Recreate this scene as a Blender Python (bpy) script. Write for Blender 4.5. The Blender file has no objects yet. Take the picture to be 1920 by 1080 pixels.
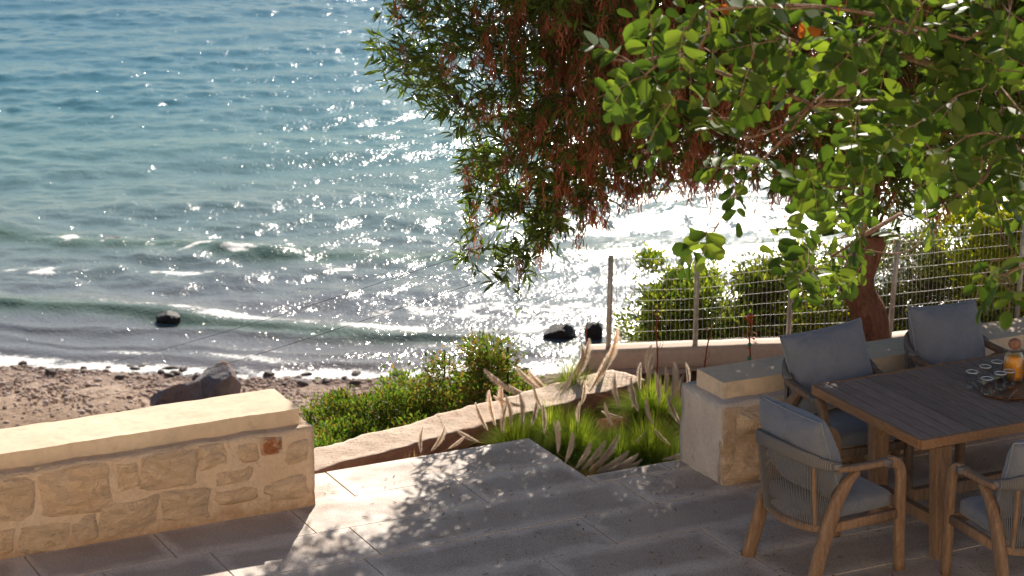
import bpy, bmesh, math, random
import numpy as np
from mathutils import Vector, Matrix, noise, Quaternion
R = math.radians
sc = bpy.context.scene
col = sc.collection
random.seed(7); rng = np.random.default_rng(7)

# ------------------------------------------------------------------ camera
CH, PITCH, FPX = 5.25, R(16), 4700.0
cd = bpy.data.cameras.new('camera'); cam = bpy.data.objects.new('camera', cd); col.objects.link(cam)
cam.location = (0, 0, CH); cam.rotation_euler = (R(90) - PITCH, 0, 0)
cd.sensor_width = 36; cd.lens = FPX / 1920 * 36; cd.clip_start = .1; cd.clip_end = 9000
cd.dof.use_dof = True; cd.dof.focus_distance = 13.6; cd.dof.aperture_fstop = 5.6; cd.dof.aperture_blades = 0
sc.camera = cam
# ------------------------------------------------------------------ light
SUN_EL, SUN_AZ = R(30.5), R(7.5)
w = bpy.data.worlds.new('World'); sc.world = w; w.use_nodes = True
nt = w.node_tree; bg = nt.nodes['Background']
sky = nt.nodes.new('ShaderNodeTexSky'); sky.sky_type = 'NISHITA'; sky.sun_disc = False
sky.sun_elevation = SUN_EL; sky.sun_rotation = SUN_AZ; sky.air_density = 1.0; sky.dust_density = .3; sky.ozone_density = 1.0
nt.links.new(sky.outputs[0], bg.inputs[0]); bg.inputs[1].default_value = .05
sd = Vector((math.sin(SUN_AZ) * math.cos(SUN_EL), math.cos(SUN_AZ) * math.cos(SUN_EL), math.sin(SUN_EL)))
sl = bpy.data.lights.new('sun', 'SUN'); sl.energy = 5.0; sl.angle = R(.53); sl.color = (1, .91, .79)
so = bpy.data.objects.new('sun', sl); col.objects.link(so); so.rotation_euler = sd.to_track_quat('Z', 'Y').to_euler(); so.location = sd * 60
sc.view_settings.view_transform = 'Standard'; sc.view_settings.look = 'None'; sc.view_settings.gamma = 1
sc.view_settings.use_curve_mapping = False; sc.view_settings.exposure = .85
sc.cycles.use_denoising = True; sc.cycles.max_bounces = 7; sc.cycles.diffuse_bounces = 4; sc.cycles.glossy_bounces = 4
sc.cycles.transmission_bounces = 8; sc.cycles.transparent_max_bounces = 8
sc.cycles.sample_clamp_indirect = 6; sc.cycles.caustics_reflective = False; sc.cycles.caustics_refractive = False

# ------------------------------------------------------------------ places
AL = R(63.5); PROT = R(90) - AL                      # the terrace grid is turned against the view
UX, UY = math.sin(AL), math.cos(AL)
def P(u, v, z=0.): return Vector((u * UX - v * UY, u * UY + v * UX, z))
def at(x, y, Y):                                     # a point seen at (x, y) standing Y metres away
    a = (x - 960) / FPX; b = (y - 540) / FPX
    r = Vector((a, math.cos(PITCH) - b * math.sin(PITCH), -math.sin(PITCH) - b * math.cos(PITCH)))
    return Vector((0, 0, CH)) + r * (Y / r.y)

# ------------------------------------------------------------------ object helpers
def meta(o, label=None, cat=None, group=None, kind=None):
    if label: o['label'] = label
    if cat: o['category'] = cat
    if group: o['group'] = group
    if kind: o['kind'] = kind
    return o
def mesh(name, v, f, mat=None, smooth=False):
    me = bpy.data.meshes.new(name)
    me.from_pydata([tuple(p) for p in v], [], [tuple(q) for q in f])
    if mat: me.materials.append(mat)
    if smooth: me.polygons.foreach_set('use_smooth', [True] * len(me.polygons))
    me.update(); return me
def link(name, me, parent=None, loc=None, rotz=None):
    o = bpy.data.objects.new(name, me); col.objects.link(o)
    if parent: o.parent = parent
    if loc is not None: o.location = loc
    if rotz is not None: o.rotation_euler = (0, 0, rotz)
    return o
def obj(name, v, f, mat, parent=None, smooth=False): return link(name, mesh(name, v, f, mat, smooth), parent)
def thing(name, label, cat, loc=(0, 0, 0), rotz=0, group=None):
    return meta(link(name, None, None, loc, rotz), label, cat, group)
def copy_tree(o, parent=None):
    c = o.copy(); col.objects.link(c)
    if parent: c.parent = parent
    for ch in list(o.children): copy_tree(ch, c)
    return c
def npmesh(name, V, F, mat, smooth=False):            # F: (n,k) int array
    me = bpy.data.meshes.new(name); V = np.asarray(V, dtype=np.float32); F = np.asarray(F, dtype=np.int32)
    k = F.shape[1]
    me.vertices.add(len(V)); me.vertices.foreach_set('co', V.ravel())
    me.loops.add(F.size); me.loops.foreach_set('vertex_index', F.ravel())
    me.polygons.add(len(F)); me.polygons.foreach_set('loop_start', np.arange(0, F.size, k, dtype=np.int32))
    me.polygons.foreach_set('loop_total', np.full(len(F), k, dtype=np.int32))
    if smooth: me.polygons.foreach_set('use_smooth', np.ones(len(F), dtype=bool))
    me.materials.append(mat); me.update(calc_edges=True); me.validate(); return me
def instances(name, TV, TF, M, mat, smooth=False):    # template copied by matrices M (n,3,4) into one mesh
    TV = np.asarray(TV, float); TF = np.asarray(TF); n = len(M); k = len(TV)
    V = np.einsum('nij,kj->nki', M[:, :, :3], TV) + M[:, None, :, 3]
    F = TF[None] + (np.arange(n) * k)[:, None, None]
    return npmesh(name, V.reshape(-1, 3), F.reshape(-1, TF.shape[1]), mat, smooth)
def frame(pos, d, up, s):                             # matrix: local x -> d, local z ~ up
    x = d / np.linalg.norm(d, axis=1, keepdims=True)
    y = np.cross(up, x); y /= np.linalg.norm(y, axis=1, keepdims=True) + 1e-9
    z = np.cross(x, y); s = np.asarray(s)[:, None]
    return np.stack([x * s, y * s, z * s, pos], axis=2)
class MB:
    def __init__(s): s.v = []; s.f = []
    def add(s, v, f):
        b = len(s.v); s.v += [tuple(p) for p in v]; s.f += [tuple(i + b for i in q) for q in f]
    def box(s, c, d, bev=0., rot=None, taper=None):
        bm = bmesh.new(); bmesh.ops.create_cube(bm, size=1)
        for p in bm.verts:
            if taper and p.co.z < 0: p.co.x *= taper; p.co.y *= taper
            p.co = Vector((p.co.x * d[0], p.co.y * d[1], p.co.z * d[2]))
        if bev: bmesh.ops.bevel(bm, geom=bm.edges[:], offset=bev, segments=2, affect='EDGES', profile=.5)
        bm.verts.ensure_lookup_table()
        m = rot.to_4x4() if rot else Matrix()
        s.add([m @ p.co + Vector(c) for p in bm.verts], [[p.index for p in q.verts] for q in bm.faces]); bm.free(); return s
    def tube(s, pts, rad, n=6, cap=True):
        pts = [Vector(p) for p in pts]; m = len(pts)
        rad = rad if hasattr(rad, '__len__') else [rad] * m
        ref = None; V = []
        for i, p in enumerate(pts):
            t = (pts[min(i + 1, m - 1)] - pts[max(i - 1, 0)]).normalized()
            if ref is None: ref = t.orthogonal().normalized()
            ref = (ref - t * ref.dot(t)).normalized(); b = t.cross(ref)
            for j in range(n):
                a = 2 * math.pi * j / n; V.append(p + (ref * math.cos(a) + b * math.sin(a)) * rad[i])
        F = [(i * n + j, i * n + (j + 1) % n, (i + 1) * n + (j + 1) % n, (i + 1) * n + j) for i in range(m - 1) for j in range(n)]
        if cap: F += [tuple(range(n))[::-1], tuple(range((m - 1) * n, m * n))]
        s.add(V, F); return s
    def sweep(s, pts, wd, ht, up=(0, 0, 1), ch=.25, round_=False):       # rounded rectangular bar along a path
        pts = [Vector(p) for p in pts]; m = len(pts); V = []
        wd = wd if hasattr(wd, '__len__') else [wd] * m; ht = ht if hasattr(ht, '__len__') else [ht] * m
        q = .5 - ch
        sec = [(.5, q), (.5 - ch * .3, .5 - ch * .3), (q, .5), (-q, .5), (-.5 + ch * .3, .5 - ch * .3), (-.5, q), (-.5, -q), (-.5 + ch * .3, -.5 + ch * .3), (-q, -.5), (q, -.5), (.5 - ch * .3, -.5 + ch * .3), (.5, -q)]
        n = len(sec); prev = Vector(up)
        for i, p in enumerate(pts):
            t = (pts[min(i + 1, m - 1)] - pts[max(i - 1, 0)]).normalized()
            u = Vector(up) if abs(t.dot(Vector(up))) < .9 else prev
            b = t.cross(u).normalized(); u = b.cross(t).normalized()
            if i == 0: pb = b
            if b.dot(pb) < 0: b = -b; u = -u
            pb = b; prev = u
            V += [p + b * (a * wd[i]) + u * (c * ht[i]) for a, c in sec]
        F = [(i * n + j, i * n + (j + 1) % n, (i + 1) * n + (j + 1) % n, (i + 1) * n + j) for i in range(m - 1) for j in range(n)]
        F += [tuple(range(n))[::-1], tuple(range((m - 1) * n, m * n))]
        s.add(V, F); return s
    def lathe(s, prof, n=20, c=(0, 0, 0)):
        V = [(c[0] + r * math.cos(2 * math.pi * j / n), c[1] + r * math.sin(2 * math.pi * j / n), c[2] + z) for r, z in prof for j in range(n)]
        F = [(i * n + j, i * n + (j + 1) % n, (i + 1) * n + (j + 1) % n, (i + 1) * n + j) for i in range(len(prof) - 1) for j in range(n)]
        s.add(V, F); return s
    def put(s, name, mat, parent=None, smooth=False, flip=True):
        me = mesh(name, s.v, s.f, mat, smooth)
        if flip:
            bm = bmesh.new(); bm.from_mesh(me); bmesh.ops.recalc_face_normals(bm, faces=bm.faces); bm.to_mesh(me); bm.free()
        return link(name, me, parent)
def spline(pts, n=6):                                 # Catmull-Rom through the points
    pts = [Vector(p) for p in pts]; q = [pts[0] * 2 - pts[1]] + pts + [pts[-1] * 2 - pts[-2]]; out = []
    for i in range(1, len(q) - 2):
        a, b, c, d = q[i - 1:i + 3]
        for k in range(n):
            t = k / n
            out.append(.5 * ((2 * b) + (c - a) * t + (2 * a - 5 * b + 4 * c - d) * t * t + (3 * b - a - 3 * c + d) * t ** 3))
    return out + [pts[-1]]

# ------------------------------------------------------------------ materials
class Mat:
    def __init__(s, name, rough=.8, spec=.3, **kw):
        s.m = bpy.data.materials.new(name); s.m.use_nodes = True; s.t = s.m.node_tree; s.b = s.t.nodes['Principled BSDF']
        s.b.inputs['Roughness'].default_value = rough; s.b.inputs['Specular IOR Level'].default_value = spec
        for k, v in kw.items(): s.b.inputs[k].default_value = v
    def n(s, typ, **kw):
        x = s.t.nodes.new('ShaderNode' + typ)
        for k, v in kw.items(): setattr(x, k, v)
        return x
    def l(s, a, b): s.t.links.new(a, b)
    def coords(s, kind='Object'): return s.n('TexCoord').outputs[kind] if kind != 'World' else s.n('NewGeometry').outputs['Position']
    def noise(s, scale, detail=4, rough=.55, co=None, stretch=None, dist=0):
        x = s.n('TexNoise'); x.inputs['Scale'].default_value = scale; x.inputs['Detail'].default_value = detail
        x.inputs['Roughness'].default_value = rough; x.inputs['Distortion'].default_value = dist
        c = co if co is not None else s.coords('World')
        if stretch:
            mp = s.n('Mapping'); mp.inputs['Scale'].default_value = stretch; s.l(c, mp.inputs[0]); c = mp.outputs[0]
        s.l(c, x.inputs['Vector']); return x.outputs['Fac']
    def ramp(s, fac, stops):
        x = s.n('ValToRGB'); e = x.color_ramp.elements
        while len(e) < len(stops): e.new(.5)
        for q, (p, c) in zip(e, stops):
            q.position = p; q.color = (c, c, c, 1) if not hasattr(c, '__len__') else (*c, 1)
        s.l(fac, x.inputs[0]); return x.outputs[0]
    def mix(s, fac, a, b, mode='MIX'):
        x = s.n('Mix', data_type='RGBA', blend_type=mode); x.clamp_factor = True
        for v, i in ((fac, 0), (a, 6), (b, 7)):
            if hasattr(v, 'is_output'): s.l(v, x.inputs[i])
            elif i == 0: x.inputs[0].default_value = v
            else: x.inputs[i].default_value = (*v, 1) if hasattr(v, '__len__') else (v, v, v, 1)
        return x.outputs[2]
    def math(s, op, a, b=None, c=None):
        x = s.n('Math', operation=op)
        for i, v in enumerate((a, b, c)):
            if v is None: continue
            if hasattr(v, 'is_output'): s.l(v, x.inputs[i])
            else: x.inputs[i].default_value = v
        return x.outputs[0]
    def color(s, c):
        if hasattr(c, 'is_output'): s.l(c, s.b.inputs['Base Color'])
        else: s.b.inputs['Base Color'].default_value = (*c, 1)
        return s
    def rough(s, c): s.l(c, s.b.inputs['Roughness']); return s
    def bump(s, h, dist=.01, strength=1., prev=None):
        x = s.n('Bump'); x.inputs['Distance'].default_value = dist; x.inputs['Strength'].default_value = strength
        s.l(h, x.inputs['Height'])
        if prev is not None: s.l(prev, x.inputs['Normal'])
        s.l(x.outputs[0], s.b.inputs['Normal']); return x.outputs[0]
    def attr(s, name): return s.n('Attribute', attribute_name=name).outputs['Fac']
    def island(s): return s.n('NewGeometry').outputs['Random Per Island']
    def orand(s): return s.n('ObjectInfo').outputs['Random']

def leaf_mat(name, c1, c2, c3, trans=.45, rough=.45, tcol=None, objrand=False):
    m = Mat(name, .42 if 'carob' in name else max(rough, .5), 0. if 'grass' in name or 'plume' in name else .15 if 'carob' in name else .1); r = m.island()
    if objrand: r = m.math('FRACT', m.math('ADD', m.island(), m.orand()))
    c = m.ramp(r, [(0, c1), (.5, c2), (.9, c3)])
    big = m.ramp(m.noise(1.7, 2), [(.35, .7), (.65, 1.25)])
    c = m.mix(1., c, big, 'MULTIPLY'); m.color(c)
    t = m.n('BsdfTranslucent'); tc = m.mix(1., c, tcol or (1.9, 1.9, .7), 'MULTIPLY'); m.l(tc, t.inputs[0])
    x = m.n('MixShader'); x.inputs[0].default_value = trans; m.l(m.b.outputs[0], x.inputs[1]); m.l(t.outputs[0], x.inputs[2])
    m.l(x.outputs[0], m.t.nodes['Material Output'].inputs[0]); return m.m

def mat_plaster(name, c1, c2, scale=3, bump=.004, dirt=0):
    m = Mat(name, .9, .15); a = m.noise(scale, 6, .6); b = m.noise(scale * 14, 5, .65)
    c = m.mix(m.ramp(a, [(.3, 0), (.7, 1)]), c1, c2)
    c = m.mix(m.ramp(m.noise(scale * 5, 6, .7), [(.56, 0), (.72, .5)]), c, tuple(x * .62 for x in c1))
    if dirt:
        g = m.n('SeparateXYZ'); m.l(m.coords('World'), g.inputs[0]); zz = m.math('ADD', g.outputs[2], m.math('MULTIPLY', m.math('SUBTRACT', m.noise(8, 7, .75), .5), .5))
        c = m.mix(m.ramp(zz, [(0., .8), (.13, 0)]), c, (.45, .27, .15)); c = m.mix(m.ramp(m.noise(26, 7, .8), [(.58, 0), (.68, .7)]), c, (.36, .24, .16))
    m.color(m.mix(m.ramp(b, [(.3, .25), (.6, 0)]), c, tuple(x * .55 for x in c1)))
    m.bump(b, bump, .8, m.bump(a, bump * 3, .6)); return m.m
M = {}
M['mortar'] = mat_plaster('mortar', (.70, .50, .34), (.78, .60, .44), 3, .014, 1)
M['cap'] = mat_plaster('cap_concrete', (.74, .565, .40), (.80, .65, .48), 1.5, .0015)
M['pale_plaster'] = mat_plaster('pale_plaster', (.64, .54, .46), (.78, .68, .59), 4, .014)
M['pink_plaster'] = mat_plaster('pink_plaster', (.50, .36, .30), (.60, .46, .39), 3, .005)
M['curb'] = mat_plaster('curb_concrete', (.58, .46, .38), (.66, .54, .45), 2, .003)
M['house'] = mat_plaster('house_bounce_render', (.82, .66, .46), (.86, .70, .50), 1, .002)  # tan tone picked so the unseen facade bounces warm light

def mat_stone(name, cols):
    m = Mat(name, .88, .2); oi = m.orand(); wp = m.coords('World')
    off = m.n('VectorMath', operation='ADD'); m.l(wp, off.inputs[0]); cx = m.n('CombineXYZ'); m.l(m.math('MULTIPLY', oi, 37.), cx.inputs[0]); m.l(cx.outputs[0], off.inputs[1])
    p = off.outputs[0]; base = m.mix(1., m.ramp(oi, cols), (1.03, .98, .92), 'MULTIPLY')
    a = m.noise(6, 7, .65, p, (1, 1, 2.2), 1.2); b = m.noise(40, 6, .7, p)
    c = m.mix(m.ramp(a, [(.35, 0), (.62, 1)]), m.mix(1., base, (.92, .84, .76), 'MULTIPLY'), m.mix(1., base, (1.12, 1.08, 1.02), 'MULTIPLY'))
    c = m.mix(m.ramp(m.noise(8, 6, .75, p), [(.50, 0), (.62, .85)]), c, (.72, .53, .37))
    g = m.n('SeparateXYZ'); m.l(m.coords('Generated'), g.inputs[0])
    ex = m.math('ABSOLUTE', m.math('MULTIPLY_ADD', g.outputs[0], 2, -1)); ez = m.math('ABSOLUTE', m.math('MULTIPLY_ADD', g.outputs[2], 2, -1))
    e = m.math('POWER', m.math('ADD', m.math('POWER', ex, 4), m.math('POWER', ez, 4)), .25)
    e = m.math('ADD', e, m.math('MULTIPLY', m.math('SUBTRACT', m.noise(7, 6, .7, p), .5), 1.5))
    c = m.mix(m.ramp(e, [(.62, 0), (.98, 1)]), c, (.72, .53, .37))
    c = m.mix(m.ramp(b, [(.28, .45), (.43, 0)]), c, (.34, .25, .18)); m.color(c)
    v = m.n('TexVoronoi', feature='DISTANCE_TO_EDGE'); v.inputs['Scale'].default_value = 13; m.l(p, v.inputs['Vector'])
    n1 = m.bump(m.ramp(v.outputs[0], [(0, 0), (.12, 1)]), .004, .5); m.bump(b, .009, 1., m.bump(a, .05, 1., n1)); return m.m
M['stone'] = mat_stone('rubble_stone', [(0, (.74, .57, .41)), (.3, (.78, .62, .46)), (.55, (.70, .57, .44)), (.8, (.80, .64, .47)), (1, (.66, .53, .41))])
M['rust_stone'] = mat_stone('rust_stone', [(0, (.42, .17, .08)), (1, (.42, .17, .08))])
m = Mat('ledge_stone', .95, .1); a = m.noise(5, 7, .7); b = m.noise(45, 6, .75)
c = m.mix(m.ramp(a, [(.3, 0), (.7, 1)]), (.62, .47, .36), (.74, .60, .48))
c = m.mix(m.ramp(b, [(.38, .8), (.46, 0)]), c, (.36, .22, .15)); c = m.mix(m.ramp(m.noise(2.2, 5, .7), [(.52, 0), (.68, .4)]), c, (.50, .30, .21))
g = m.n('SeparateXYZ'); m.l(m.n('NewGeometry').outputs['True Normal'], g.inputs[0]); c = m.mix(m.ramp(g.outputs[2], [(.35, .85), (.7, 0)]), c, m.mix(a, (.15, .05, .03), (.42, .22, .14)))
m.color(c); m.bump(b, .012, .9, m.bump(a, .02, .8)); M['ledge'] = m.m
m = Mat('red_soil', .97, .05); a = m.noise(11, 7, .75); b = m.noise(70, 5, .7)
m.color(m.mix(m.ramp(b, [(.35, .8), (.6, 0)]), m.mix(m.ramp(a, [(.35, 0), (.65, 1)]), (.22, .07, .04), (.36, .15, .09)), (.08, .035, .02)))
m.bump(b, .02, 1, m.bump(a, .05, 1)); M['soil'] = m.m

# paving slab: exposed aggregate in the middle, pale cement film near the joints
def mat_slab(name, smear):
    m = Mat(name, .72, .35); g = m.n('SeparateXYZ'); m.l(m.coords('Generated'), g.inputs[0]); wp = m.coords('World')
    dx = m.math('MULTIPLY', m.math('MINIMUM', g.outputs[0], m.math('SUBTRACT', 1, g.outputs[0])), 1.15)
    dy = m.math('MULTIPLY', m.math('MINIMUM', g.outputs[1], m.math('SUBTRACT', 1, g.outputs[1])), .45)
    d = m.math('MINIMUM', dx, dy); nz = m.noise(5, 5, .62, wp)
    e = m.math('ADD', d, m.math('MULTIPLY', m.math('SUBTRACT', .5, nz), .22)); e = m.math('ADD', e, m.math('MULTIPLY', m.math('SUBTRACT', .5, m.orand()), .05))
    film = m.ramp(m.math('MULTIPLY', e, 6.), [(.20, 1), (.66, 0)])
    sp = m.noise(120, 4, .8, wp); sp2 = m.noise(60, 5, .8, wp)
    agg = m.ramp(sp, [(.34, (.19, .15, .125)), (.44, (.41, .33, .28)), (.56, (.53, .44, .37)), (.68, (.74, .65, .57))])
    agg = m.mix(m.ramp(m.noise(2.2, 4, .6, wp), [(.35, 0), (.65, .6)]), agg, m.mix(1., agg, (.72, .66, .62), 'MULTIPLY'))
    cem = m.ramp(m.noise(3.5, 6, .65, wp), [(.3, (.62, .51, .43)), (.7, (.76, .66, .57))])
    cem = m.mix(m.ramp(sp2, [(.38, .7), (.48, 0)]), cem, (.28, .22, .18))
    m.color(m.mix(m.math('MULTIPLY', film, smear), agg, cem))
    m.rough(m.ramp(m.noise(4, 4, .6, wp), [(.3, .5), (.7, .8)]))
    m.bump(sp, .0022, .9, m.bump(m.noise(9, 4, .6, wp), .006, .5)); return m.m
M['slab'] = mat_slab('paving_slab', .84)
M['grout'] = mat_plaster('grout', (.52, .43, .35), (.62, .52, .43), 4, .003)

def mat_wood(name, c1, c2, c3, rough=.6):
    m = Mat(name, rough, .3); co = m.coords('Object'); r = m.orand()
    off = m.n('VectorMath', operation='ADD'); m.l(co, off.inputs[0]); cx = m.n('CombineXYZ'); m.l(m.math('MULTIPLY', r, 13.), cx.inputs[2]); m.l(cx.outputs[0], off.inputs[1])
    g = m.noise(9, 6, .6, off.outputs[0], (7, .9, 7), .4); f = m.noise(60, 4, .7, off.outputs[0], (6, .5, 6))
    c = m.ramp(g, [(.3, c1), (.5, c2), (.7, c3)]); c = m.mix(m.ramp(f, [(.35, .45), (.55, 0)]), c, tuple(x * .5 for x in c1))
    c = m.mix(1., c, m.ramp(r, [(0, .86), (1, 1.12)]), 'MULTIPLY'); m.color(c); m.bump(f, .0012, .6, m.bump(g, .002, .4)); return m.m
def mat_wood_z(name, c1, c2, c3):
    m = Mat(name, .6, .3); co = m.coords('Object'); g = m.noise(9, 6, .6, co, (5, 5, .9), .6); f = m.noise(60, 4, .7, co, (5, 5, .6))
    c = m.ramp(g, [(.3, c1), (.5, c2), (.72, c3)]); c = m.mix(m.ramp(f, [(.35, .4), (.55, 0)]), c, tuple(x * .5 for x in c1))
    m.color(c); m.bump(f, .0012, .5); return m.m
M['table_top'] = mat_wood('weathered_teak', (.22, .155, .125), (.29, .21, .175), (.36, .275, .235), .6)
M['table_edge'] = mat_wood('teak_edge', (.22, .11, .055), (.30, .165, .085), (.37, .22, .12))
M['teak'] = mat_wood_z('teak', (.21, .12, .07), (.29, .18, .11), (.38, .25, .165))
M['teak_dark'] = mat_wood_z('teak_weathered', (.16, .10, .065), (.22, .145, .095), (.29, .20, .14))
m = Mat('grey_fabric', .95, .1); co = m.coords('Object')
wv = m.noise(420, 2, .6, co); a = m.noise(7, 4, .6, co)
m.color(m.mix(m.ramp(wv, [(.35, .55), (.65, 0)]), m.ramp(a, [(.3, (.19, .205, .245)), (.7, (.24, .255, .295))]), (.10, .11, .135)))
m.bump(wv, .0008, .6, m.bump(m.noise(6, 3, .5, co, None, 1.2), .03, .8)); m.b.inputs['Sheen Weight'].default_value = .25; M['fabric'] = m.m
m = Mat('piping', .9, .1).color((.27, .29, .32)); M['piping'] = m.m
m = Mat('rope', .85, .15); f = m.noise(260, 3, .7, m.coords('Object')); m.color(m.ramp(f, [(.3, (.13, .12, .12)), (.7, (.27, .255, .245))])); m.bump(f, .001, .6); M['rope'] = m.m
m = Mat('rail_wrap', .85, .15); co = m.coords('Object'); x = m.n('TexWave', wave_type='BANDS', bands_direction='X'); x.inputs['Scale'].default_value = 62; x.inputs['Distortion'].default_value = .4; m.l(co, x.inputs[0])
m.color(m.mix(x.outputs['Fac'], (.11, .10, .10), (.25, .235, .225))); m.bump(x.outputs['Fac'], .002, .8); M['wrap'] = m.m
m = Mat('galvanised', .5, .5, Metallic=.3); m.color(m.ramp(m.noise(30, 4), [(.3, (.34, .32, .30)), (.7, (.54, .52, .49))])); M['metal'] = m.m
m = Mat('black_steel', .6, .4).color((.03, .03, .03)); M['black'] = m.m
m = Mat('clear_glass', .03, .5); tr = m.n('BsdfTransparent'); tr.inputs[0].default_value = (.97, .98, .98, 1); gl = m.n('BsdfGlossy'); gl.inputs['Roughness'].default_value = .03
fr = m.n('LayerWeight'); fr.inputs[0].default_value = .16; x = m.n('MixShader'); m.l(fr.outputs['Facing'], x.inputs[0]); m.l(tr.outputs[0], x.inputs[1]); m.l(gl.outputs[0], x.inputs[2]); m.l(x.outputs[0], m.t.nodes['Material Output'].inputs[0]); M['glass'] = m.m
m = Mat('rim_highlight', .1, .5).color((.75, .78, .78)); M['rim'] = m.m  # whitish colour paints the bright highlight along the clear glass rims
m = Mat('orange_juice', .35, .5).color((.90, .36, .02)); m.b.inputs['Subsurface Weight'].default_value = .6; m.b.inputs['Subsurface Radius'].default_value = (.03, .012, .003); M['juice'] = m.m
m = Mat('cork', .85, .2); f = m.noise(60, 4, .7, m.coords('Object')); m.color(m.ramp(f, [(.3, (.22, .10, .06)), (.7, (.40, .21, .14))])); m.bump(f, .002, .5); M['cork'] = m.m
m = Mat('tray_wood', .3, .5); f = m.noise(14, 5, .6, m.coords('Object'), (1, 8, 1), .5); m.color(m.ramp(f, [(.3, (.06, .022, .012)), (.7, (.19, .075, .035))])); M['tray'] = m.m
def mat_bark(name, c1, c2):
    m = Mat(name, .9, .15); a = m.noise(16, 6, .65, None, (1, 1, .3), 1.); b = m.noise(60, 4, .7, None, (1, 1, .5))
    m.color(m.mix(m.ramp(b, [(.3, .5), (.55, 0)]), m.ramp(a, [(.3, c1), (.7, c2)]), tuple(x * .4 for x in c1))); m.bump(b, .006, .9, m.bump(a, .03, 1.)); return m.m
M['bark'] = mat_bark('reddish_bark', (.11, .048, .028), (.27, .13, .085))
M['twig'] = mat_bark('twig_bark', (.10, .055, .04), (.21, .13, .095))
M['carob_bark'] = mat_bark('carob_bark', (.26, .16, .11), (.46, .31, .22))
M['acacia'] = leaf_mat('narrow_leaf', (.055, .08, .03), (.085, .13, .03), (.15, .21, .04), .45, .42)
M['seed'] = leaf_mat('dry_catkin', (.26, .085, .045), (.36, .125, .07), (.44, .18, .11), .4, .8, (1.4, 1.2, 1.))
M['carob'] = leaf_mat('carob_leaf', (.035, .07, .016), (.065, .12, .024), (.13, .19, .036), .4, .33, (1.9, 1.8, .6), True)
M['dead_leaf'] = leaf_mat('dead_leaf', (.30, .08, .02), (.42, .13, .03), (.5, .2, .04), .5, .6, (1.6, 1.2, .8))
M['lentisk'] = leaf_mat('lentisk_leaf', (.05, .10, .02), (.10, .17, .03), (.17, .22, .05), .4, .4)
M['lentisk_red'] = leaf_mat('lentisk_old_leaf', (.10, .09, .03), (.18, .13, .05), (.25, .15, .07), .4, .5)
M['bush_light'] = leaf_mat('light_bush_leaf', (.05, .09, .012), (.11, .16, .02), (.25, .28, .035), .48, .45)
M['bush_yellow'] = leaf_mat('yellow_bush_leaf', (.15, .18, .012), (.27, .29, .018), (.38, .36, .03), .45, .5)
M['bush_olive'] = leaf_mat('olive_bush_leaf', (.05, .065, .03), (.09, .10, .045), (.13, .13, .06), .35, .6)
M['grass'] = leaf_mat('grass_blade', (.07, .13, .02), (.14, .21, .032), (.32, .34, .09), .46, .4, (1.8, 1.8, .6))
M['plume'] = leaf_mat('plume', (.74, .61, .51), (.80, .68, .58), (.84, .75, .66), .5, .9, (1.1, 1.1, 1.05))
M['dry_grass'] = leaf_mat('dry_grass', (.40, .25, .10), (.50, .33, .15), (.55, .40, .2), .4, .8, (1.3, 1.2, 1.))

# ------------------------------------------------------------------ land
def lerp(x, xs, ys): return np.interp(x, xs, ys)
def shore_y(X): return np.interp(X, [-60, -9, -7.3, -5.6, -2.9, .4, 1.3, 8, 60], [46, 41.3, 41.0, 40.75, 40.5, 40.55, 40.75, 42, 48])
def ground_z(X, Y):
    d = shore_y(X) - Y
    z = -8 + np.interp(d, [-60, -14, -3, 0, 3.5, 6, 12, 17, 20, 22.5, 24.5, 26], [-14, -2.2, -.5, 0, .36, .62, 1.8, 4.0, 5.6, 6.5, 6.95, 7.0])
    hill = np.exp(-(((X - 8.5) / 3.4) ** 2 + ((Y - 27) / 5.) ** 2)); hill2 = np.exp(-(((X - 17) / 8.) ** 2 + ((Y - 34) / 9.) ** 2))
    return z + 5.3 * hill + 5.5 * hill2 * (Y < 60)
def nz(x, y, s, seed=0.): return noise.noise(Vector((x * s, y * s, seed)))
def axis(parts):
    out = [parts[0][0]]
    for a, b, st in parts:
        n = max(1, int(round((b - a) / st))); out += list(np.linspace(a, b, n + 1)[1:])
    return np.array(out)
def gridmesh(name, xs, ys, Z, mat, smooth=True):
    X, Y = np.meshgrid(xs, ys); V = np.stack([X, Y, Z], 2).reshape(-1, 3); nx = len(xs); ny = len(ys)
    i = (np.arange(ny - 1)[:, None] * nx + np.arange(nx - 1)[None]).ravel()
    return npmesh(name, V, np.stack([i, i + 1, i + nx + 1, i + nx], 1), mat, smooth)

m = Mat('beach_ground', .9, .25); wp = m.coords('World'); sep = m.n('SeparateXYZ'); m.l(wp, sep.inputs[0])
a = m.noise(1.3, 6, .7, wp); b = m.noise(9, 6, .75, wp); cfine = m.noise(30, 4, .7, wp)
c = m.ramp(a, [(.3, (.40, .265, .185)), (.5, (.52, .37, .27)), (.7, (.60, .45, .345))])
c = m.mix(m.ramp(b, [(.40, .85), (.52, 0)]), c, (.19, .115, .08)); c = m.mix(m.ramp(cfine, [(.58, 0), (.72, .7)]), c, (.66, .56, .48))
old = m.ramp(m.math('ADD', sep.outputs[1], m.math('MULTIPLY', a, 2.2)), [(0, 1), (1, 0)]); old.node.color_ramp.elements[0].position = 0
mr = m.n('MapRange'); m.l(m.math('ADD', sep.outputs[1], m.math('MULTIPLY', a, 2.5)), mr.inputs[0]); mr.inputs[1].default_value = 38.6; mr.inputs[2].default_value = 40.4; mr.inputs[3].default_value = 1; mr.inputs[4].default_value = 0
dry = m.ramp(b, [(.35, (.10, .06, .035)), (.55, (.27, .165, .095)), (.7, (.36, .25, .15))]); c = m.mix(m.math('MULTIPLY', mr.outputs[0], .8), c, dry)
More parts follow.
